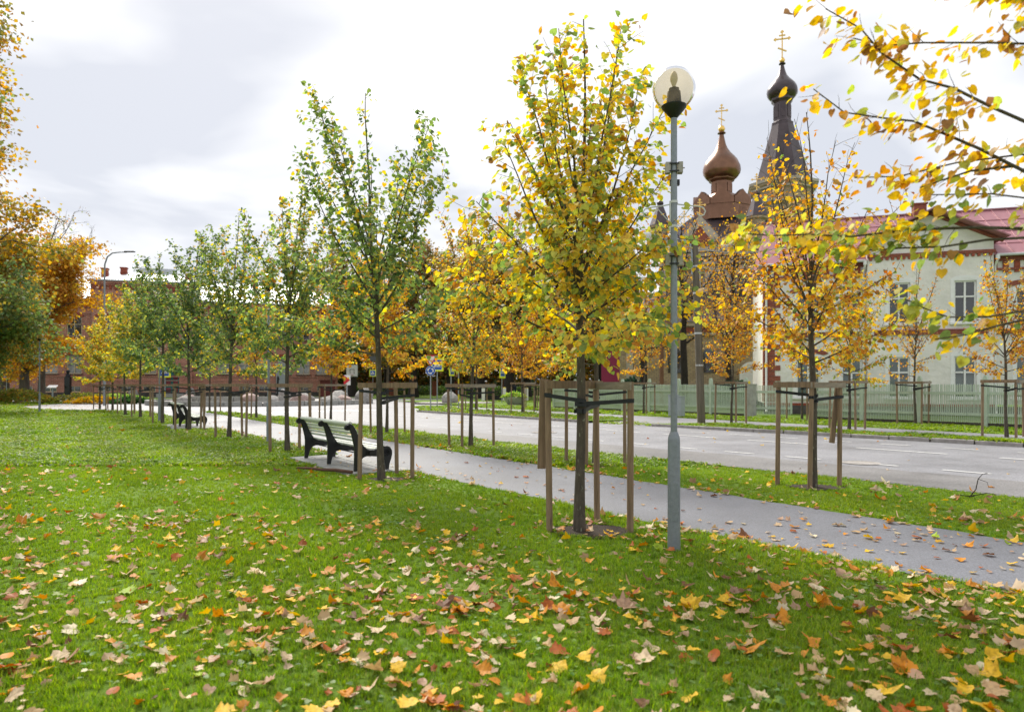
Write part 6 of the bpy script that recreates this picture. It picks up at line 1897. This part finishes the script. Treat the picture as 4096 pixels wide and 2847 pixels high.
# ------------------------------------------------------------------ shrubs and plant bed
SB = 'plants in the flower bed before the school'
for k, (x, y, rx, ry, h, pal, n, sz, lb, cat) in enumerate((
        (-41.5, 57.0, 3.6, 1.6, 1.25, [((.20, .22, .05), 4), ((.30, .24, .06), 3), ((.12, .16, .04), 3), ((.35, .17, .05), 1)], 2600, .2, 'loose olive shrub bed at the far left under the maple', 'shrub'),
        (-36.6, 58.4, 2.6, 1.4, .9, [((.24, .26, .06), 4), ((.32, .24, .07), 3), ((.12, .17, .04), 2)], 1500, .2, 'brownish green shrubs in the middle of the bed', 'shrub'),
        (-34.4, 59.5, 2.6, 1.2, .85, LG, 1600, .17, 'fresh green bushy plants below the information board', 'shrub'),
        (-34.6, 56.6, 2.3, .9, .6, [((.58, .36, .04), 5), ((.5, .26, .03), 3), ((.3, .3, .05), 2)], 1300, .2, 'mound of yellow hosta leaves at the end of the bed', 'plant'),
        (-31.6, 56.6, 1.7, .8, .55, [((.035, .085, .03), 5), ((.06, .13, .04), 3)], 900, .24, 'dark green low plants right of the yellow mound', 'plant'))):
    s = empty('bed_plant', (x, y, 0), 0, lb, cat, SB)
    o = leaf_clump(s, 'foliage', n, (rx, ry), h, pal, sz, 60 + k); o['kind'] = 'stuff'
    m = MB()
    for i in range(6):
        m.tube([(rx * .1 * (i - 3), 0, -.02), (rx * .2 * (i - 3), ry * .2 * math.sin(i), h * .7)], [.02, .008], 4)
    m.build('stem', 'bark', s)
JU = [((.03, .065, .04), 5), ((.05, .09, .055), 3)]
for k, (x, y, rx, h, lb) in enumerate(((8.0, 45.5, 1.1, 2.0, 'blue green juniper bush right of the magenta board'), (13.5, 41.0, 1.5, 1.75, 'dark yew bush behind the wooden pole'), (16.3, 44.2, .9, 1.6, 'dark bush beside the white church door'))):
    s = empty('evergreen_bush', (x, y, ZK), 0, lb, 'bush', 'evergreen bushes by the church')
    o = leaf_clump(s, 'foliage', 2200, (rx, rx * .8), h, JU, .17, 80 + k); o['kind'] = 'stuff'
    MB().tube([(0, 0, -.05), (.05, 0, h * .6)], [.06, .02], 6).build('stem', 'bark_dark', s)

# ------------------------------------------------------------------ two people behind the iron fence
def person(x, y, rz, label, h=1.78, coat='cloth_navy', step=.18):
    p = empty('person', (x, y, .02), rz, label, 'person', 'people walking in the park')
    k = h / 1.78
    J = {'pel': (0, 0, .95, .15), 'waist': (0, 0, 1.12, .145), 'chest': (0, -.01, 1.33, .165), 'neck': (0, 0, 1.5, .06), 'head': (0, -.01, 1.62, .095), 'top': (0, -.005, 1.74, .075),
         'hl': (.09, 0, .9, .10), 'kl': (.10, -step * .6, .5, .065), 'al': (.10, -step, .09, .045), 'tl': (.11, -step - .14, .035, .04),
         'hr': (-.09, 0, .9, .10), 'kr': (-.10, step * .2, .5, .065), 'ar': (-.10, step, .09, .045), 'tr': (-.11, step - .12, .035, .04),
         'sl': (.2, 0, 1.42, .07), 'el': (.25, .06, 1.14, .052), 'wl': (.23, -.08, .92, .04), 'fl': (.22, -.12, .83, .035),
         'sr': (-.2, 0, 1.42, .07), 'er': (-.25, .02, 1.14, .052), 'wr': (-.23, -.14, .95, .04), 'fr': (-.22, -.18, .87, .035)}
    E_ = ['pel waist', 'waist chest', 'chest neck', 'neck head', 'head top', 'pel hl', 'hl kl', 'kl al', 'al tl', 'pel hr', 'hr kr', 'kr ar', 'ar tr', 'chest sl', 'sl el', 'el wl', 'wl fl', 'chest sr', 'sr er', 'er wr', 'wr fr']
    names = list(J)
    me = bpy.data.meshes.new('body')
    me.from_pydata([tuple(c * k for c in J[q][:3]) for q in names], [(names.index(a), names.index(b)) for a, b in (e_.split() for e_ in E_)], [])
    o = link(bpy.data.objects.new('body', me), p)
    sk = o.modifiers.new('skin', 'SKIN')
    for i, q in enumerate(names):
        sv = me.skin_vertices[0].data[i]
        sv.radius = (J[q][3] * k, J[q][3] * k * (.75 if q in ('chest', 'waist', 'pel') else 1))
        sv.use_root = q == 'pel'
    o.modifiers.new('sub', 'SUBSURF').levels = 2
    o.modifiers['sub'].render_levels = 2
    me.materials.append(M[coat])
    MB().lathe([(.02, -.1), (.07, -.08), (.088, -.02), (.09, .04), (.075, .1), (.02, .125)], 16, (0, -.012, 1.645), sy=1.1).lathe([(.001, 0), (.016, .01), (.001, .04)], 8, (0, -.115, 1.63)).build('face', 'skin', p, smooth='all')
    MB().lathe([(.094, -.04), (.10, .03), (.085, .1), (.03, .14), (.001, .145)], 16, (0, .012, 1.65), sy=1.08).build('hair', 'hair', p, smooth='all')
    return p


person(.33, 70.0, R(70), 'person in dark navy coat walking left behind the iron fence')
person(3.0, 70.5, R(-80), 'person in dark clothes half hidden by the amber lime', 1.74)

# ------------------------------------------------------------------ grass
def grass_ok(X, Y):
    a, b = to_ab(X, Y)
    ok = ~inside(PATH, X, Y) & ~inside(ROAD, X, Y) & ((X - RC[0]) ** 2 + (Y - RC[1]) ** 2 > (RO + .3) ** 2)
    for k, (a0, a1, b0, b1) in enumerate(((11.2, 14.6, 4.35, 5.58), (26.2, 29.6, 3.9, 5.4))):
        ok &= ~((a > a0) & (a < a1) & (b > b0) & (b < b1))
    for x, y, r_ in ((.85, 7.25, .3), (-2.05, 11.2, .26), (4.6, 10.35, .27), (-8.2, 20.1, .26), (1.53, 6.45, .07)):
        ok &= (X - x) ** 2 / 1.4 + (Y - y) ** 2 > r_ ** 2
    far_ = inside(FAR, X, Y)
    side = far_ & (((b > 21.35) & (b < 23.45)) | ((a > 17.3) & (a < 21.9) & (b < 21.6)))
    ok &= ~side & ((b < 27.4) | (Y > 60))
    return ok, far_


def tuft(seed, nb, h, w_):
    r = np.random.default_rng(seed)
    V, F, Cc = [], [], []
    for i in range(nb):
        a = r.uniform(0, 6.283); q = r.uniform(0, .035)
        bx, by = q * math.cos(a), q * math.sin(a)
        d = r.uniform(0, 6.283); ln = h * r.uniform(.55, 1.25); bd = r.uniform(.15, .85) * ln
        px, py = -math.sin(d) * w_, math.cos(d) * w_
        k = len(V)
        V += [(bx - px, by - py, -.005), (bx + px, by + py, -.005), (bx - px * .8 + math.cos(d) * bd * .3, by - py * .8 + math.sin(d) * bd * .3, ln * .55), (bx + px * .8 + math.cos(d) * bd * .3, by + py * .8 + math.sin(d) * bd * .3, ln * .55), (bx + math.cos(d) * bd, by + math.sin(d) * bd, ln * r.uniform(.8, 1))]
        F += [(k, k + 1, k + 3), (k, k + 3, k + 2), (k + 2, k + 3, k + 4)]
        g = np.array([(.20, .325, .026), (.26, .38, .03), (.15, .265, .024), (.32, .40, .05), (.37, .36, .11)][r.choice(5, p=[.34, .28, .2, .13, .05])]) * r.uniform(.8, 1.2)
        Cc += [g] * 5
    return np.array(V), np.array(F), np.array(Cc)


tc_ = bpy.data.collections.new('grass_tufts')
for i in range(6):
    V, F, Cc = tuft(500 + i, 18, .042, .0024)
    tc_.objects.link(bpy.data.objects.new('grass_tuft_%s' % 'abcdef'[i], fast_mesh('grass_tuft', V, F, Cc, 'blade')))
tc2 = bpy.data.collections.new('grass_tufts_wide')
for i in range(4):
    V, F, Cc = tuft(600 + i, 16, .06, .006)
    V[:, :2] *= 2.2
    tc2.objects.link(bpy.data.objects.new('grass_tuft_wide_%s' % 'abcd'[i], fast_mesh('grass_tuft_wide', V, F, Cc, 'blade')))


def instancer(name, P, S, coll, label):
    me = bpy.data.meshes.new(name)
    me.vertices.add(len(P)); me.vertices.foreach_set('co', P.astype(np.float32).ravel())
    at = me.attributes.new('size', 'FLOAT', 'POINT'); at.data.foreach_set('value', S.astype(np.float32))
    me.update()
    o = link(bpy.data.objects.new(name, me))
    ng = bpy.data.node_groups.new(name, 'GeometryNodeTree')
    ng.interface.new_socket('Geometry', in_out='INPUT', socket_type='NodeSocketGeometry')
    ng.interface.new_socket('Geometry', in_out='OUTPUT', socket_type='NodeSocketGeometry')
    gi = ng.nodes.new('NodeGroupInput'); go = ng.nodes.new('NodeGroupOutput')
    ci = ng.nodes.new('GeometryNodeCollectionInfo'); ci.inputs['Collection'].default_value = coll
    ci.inputs['Separate Children'].default_value = True; ci.inputs['Reset Children'].default_value = True
    ip = ng.nodes.new('GeometryNodeInstanceOnPoints'); ip.inputs['Pick Instance'].default_value = True
    rv = ng.nodes.new('FunctionNodeRandomValue'); rv.data_type = 'FLOAT_VECTOR'
    rv.inputs[0].default_value = (-.18, -.18, 0); rv.inputs[1].default_value = (.18, .18, 6.283)
    na = ng.nodes.new('GeometryNodeInputNamedAttribute'); na.data_type = 'FLOAT'; na.inputs['Name'].default_value = 'size'
    ri = ng.nodes.new('FunctionNodeRandomValue'); ri.data_type = 'INT'
    ri.inputs['Min'].default_value = 0; ri.inputs['Max'].default_value = 40
    L_ = ng.links.new
    L_(gi.outputs[0], ip.inputs['Points']); L_(ci.outputs[0], ip.inputs['Instance'])
    L_(rv.outputs[0], ip.inputs['Rotation']); L_(na.outputs[0], ip.inputs['Scale'])
    L_(ri.outputs[2], ip.inputs['Instance Index']); L_(ip.outputs[0], go.inputs[0])
    o.modifiers.new('scatter', 'NODES').node_group = ng
    return tag(o, label, 'grass', kind='stuff')


rng = np.random.default_rng(2024)


def lawn_points(y0, y1, dens):
    n = int(dens * (y1 - y0) * ((y0 + y1) / 2 * 1.62 + 2.4))
    Y = np.sqrt(rng.uniform(y0 ** 2, y1 ** 2, n))
    X = rng.uniform(-1, 1, n) * (.81 * Y + 1.2)
    ok, far_ = grass_ok(X, Y)
    X, Y, far_ = X[ok], Y[ok], far_[ok]
    return np.stack([X, Y, np.where(far_, ZK, 0.0)], 1)


P = np.concatenate([lawn_points(2.4, 5, 620), lawn_points(5, 8, 480), lawn_points(8, 13, 300)])
# thin and lush patches
def patchy(P):
    return .5 + .25 * np.sin(P[:, 0] * 1.7 + 1.3 * np.sin(P[:, 1] * .9)) + .25 * np.sin(P[:, 1] * 2.3 + 1.1 * np.sin(P[:, 0] * 1.9))


S = (.62 + .45 * patchy(P)) * rng.uniform(.7, 1.25, len(P))
a, b = to_ab(P[:, 0], P[:, 1])
edge = np.abs(b - 5.7) < .35
S[edge] *= 1.25
instancer('lawn_grass', P, S, tc_, 'short green grass of the lawn and near verge')
P = np.concatenate([lawn_points(13, 20, 90), lawn_points(20, 34, 34), lawn_points(34, 62, 9)])
S = (.75 + .5 * patchy(P)) * rng.uniform(.7, 1.2, len(P)) * np.where(P[:, 1] > 34, 1.6, 1.1)
instancer('distant_grass', P, S, tc2, 'grass of the far lawn and verges')

# clover and weeds in patches
wx, wy = [], []
for _ in range(90):
    y_ = rng.uniform(3, 12); x_ = rng.uniform(-.8, .8) * y_
    k_ = rng.integers(12, 40); r_ = rng.uniform(.08, .3)
    wx.append(x_ + rng.normal(0, r_, k_)); wy.append(y_ + rng.normal(0, r_, k_))
wx, wy = np.concatenate(wx), np.concatenate(wy)
ok, _f = grass_ok(wx, wy)
wx, wy = wx[ok & ~_f], wy[ok & ~_f]
n = len(wx)
az = rng.uniform(0, 6.283, n)
d_ = np.stack([np.cos(az), np.sin(az), rng.uniform(-.1, .4, n)], 1)
me = scatter_mesh('lawn_weeds', HEART_LO, np.stack([wx, wy, rng.uniform(.02, .04, n)], 1), frames(d_, norm(rng.normal(0, .25, (n, 3)) + np.array([0, 0, 1]))), rng.uniform(.018, .04, n), pick(rng, [((.13, .25, .06), 3), ((.2, .33, .08), 3), ((.26, .36, .12), 1)], n), 'leaf')
tag(link(bpy.data.objects.new('lawn_weeds', me)), 'clover and small weeds in the lawn', 'weeds', kind='stuff')

# ------------------------------------------------------------------ fallen leaves
TAN, PALE, CREAM, PINK = (.52, .35, .18), (.64, .49, .32), (.70, .60, .41), (.46, .29, .19)
FYEL, FORA, FRUS, FBRO, FGRN = (.74, .46, .02), (.62, .25, .018), (.40, .105, .016), (.17, .075, .035), (.30, .42, .03)
FPAL = [(TAN, 16, 'tan dry'), (PALE, 16, 'pale curled'), (CREAM, 7, 'cream coloured'), (PINK, 10, 'pinkish brown'), (FYEL, 18, 'bright yellow'), (FORA, 20, 'orange'), (FRUS, 9, 'rust red'), (FBRO, 5, 'dark brown'), (FGRN, 1, 'yellow green')]
ML = [maple_leaf(900 + i, .2 + .25 * (i % 5)) for i in range(16)] + [(HEART[0] * np.array([.85, 1, 1.4]) - np.array([0, .4, 0]), HEART[1]) for _ in range(5)]


def leaf_points(y0, y1, dens, xl=.81):
    n = int(dens * (y1 - y0) * ((y0 + y1) / 2 * 2 * xl + 2))
    Y = np.sqrt(rng.uniform(y0 ** 2, y1 ** 2, n)); X = rng.uniform(-1, 1, n) * (xl * Y + 1.0)
    return X, Y


parts = [leaf_points(2.7, 5.2, 125), leaf_points(5.2, 8, 66), leaf_points(8, 14, 15), leaf_points(14, 24, 4), leaf_points(24, 46, 1.4)]
X = np.concatenate([q[0] for q in parts]); Y = np.concatenate([q[1] for q in parts])
# drifts along the path edges and a golden carpet under the maples
n = 900
ea = rng.uniform(-2, 26, n); eb = np.where(rng.uniform(0, 1, n) < .45, np.interp(ea, [-8, 2, 5.7, 11, 29], [6.3, 6.0, 5.68, 5.5, 5.36]) + rng.normal(-.06, .13, n), 8.03 + rng.normal(.02, .09, n))
ex, ey, _ = street(ea, eb)
mx_, my_ = rng.normal(-40, 7, 1500), rng.normal(50, 3.0, 1500)
kx, ky, _ = street(rng.uniform(-2, 34, 260), rng.normal(18.7, .25, 260))
X = np.concatenate([X, ex, mx_, kx]); Y = np.concatenate([Y, ey, my_, ky])
clus = .55 + .45 * np.sin(X * 1.3 + 2 * np.sin(Y * .8)) * np.sin(Y * 1.1 + 1.5 * np.sin(X * .7))
a, b = to_ab(X, Y)
on_path = inside(PATH, X, Y); on_road = inside(ROAD, X, Y)
keep = rng.uniform(0, 1, len(X)) < np.where(on_road, .05, np.where(on_path, np.where(np.abs(b - 6.9) > .85, .5, .30), np.clip(.16 + 1.05 * clus, .12, 1)))
far_ = inside(FAR, X, Y)
keep &= ~(far_ & (b > 21)) & ~((X - RC[0]) ** 2 + (Y - RC[1]) ** 2 < 12 ** 2) & (Y > 2.6)
X, Y, on_path, on_road, far_ = X[keep], Y[keep], on_path[keep], on_road[keep], far_[keep]
n = len(X)
gr, _ = grass_ok(X, Y)
Z = np.where(far_, ZK + .02, 0) + np.where(gr, rng.uniform(.018, .038, n), .016)
ws = np.array([q[1] for q in FPAL], float); ws /= ws.sum()
ck = rng.choice(len(FPAL), n, p=ws)
cols = np.clip(np.array([q[0] for q in FPAL])[ck] * rng.uniform(.75, 1.2, (n, 1)), .01, .85)
az = rng.uniform(0, 6.283, n)
tilt = rng.normal(0, 1, (n, 2)) * np.where(gr, .30, .08)[:, None]
up = norm(np.concatenate([tilt, np.ones((n, 1))], 1))
d0_ = np.stack([np.cos(az), np.sin(az), np.zeros(n)], 1)
Fm = frames(norm(d0_ - up * (d0_ * up).sum(1, keepdims=True)), up)
size = rng.choice([.028, .040, .054, .070, .088], n, p=[.26, .30, .25, .14, .05]) * rng.uniform(.85, 1.15, n) * np.where(Y > 14, 1.1, 1)
vi = rng.integers(0, len(ML), n)
vis = np.abs(X) < .76 * Y
dist = np.where(vis, np.hypot(X, Y) / size, 1e9)
od = np.argsort(dist)
top, rest = od[:300], od[300:]
vm = {}
for i in top:
    key = (int(vi[i]), int(ck[i]))
    if key not in vm:
        tv, tf = ML[key[0]]
        vm[key] = fast_mesh('fallen_leaf', tv, tf, np.repeat(np.array(FPAL[key[1]][0])[None], len(tv), 0), 'fallen')
    o = bpy.data.objects.new('fallen_leaf', vm[key])
    mm = Matrix.Identity(4)
    for r0 in range(3):
        for c0 in range(3):
            mm[r0][c0] = Fm[i][r0][c0] * size[i]
    mm[0][3], mm[1][3], mm[2][3] = X[i], Y[i], Z[i]
    o.matrix_world = mm
    C.objects.link(o)
    nm = FPAL[ck[i]][2]
    sz_ = 'small' if size[i] < .05 else 'large' if size[i] > .075 else 'medium'
    u_ = X[i] / Y[i]
    where = 'at the left' if u_ < -.4 else 'left of centre' if u_ < -.05 else 'right of centre' if u_ < .35 else 'at the right'
    dep = 'bottom edge' if Y[i] < 3.9 else 'foreground' if Y[i] < 5.2 else 'nearer lawn'
    tag(o, '%s %s fallen leaf on the grass, %s %s' % (sz_, nm, dep, where), 'leaf', '%s leaves on the near lawn' % nm)
Vs, Fs, Cs, off = [], [], [], 0
for k in range(len(ML)):
    idx = rest[vi[rest] == k]
    tv, tf = ML[k]
    V = np.einsum('nij,kj->nki', Fm[idx], tv) * size[idx][:, None, None] + np.stack([X, Y, Z], 1)[idx][:, None, :]
    Vs.append(V.reshape(-1, 3)); Fs.append((tf[None] + (np.arange(len(idx)) * len(tv))[:, None, None]).reshape(-1, 3) + off)
    Cs.append(np.repeat(cols[idx], len(tv), 0)); off += len(idx) * len(tv)
me = fast_mesh('fallen_leaves', np.concatenate(Vs), np.concatenate(Fs), np.concatenate(Cs), 'fallen')
tag(link(bpy.data.objects.new('fallen_leaves', me)), 'autumn leaves strewn over lawn, path edges and verges', 'leaves', kind='stuff')
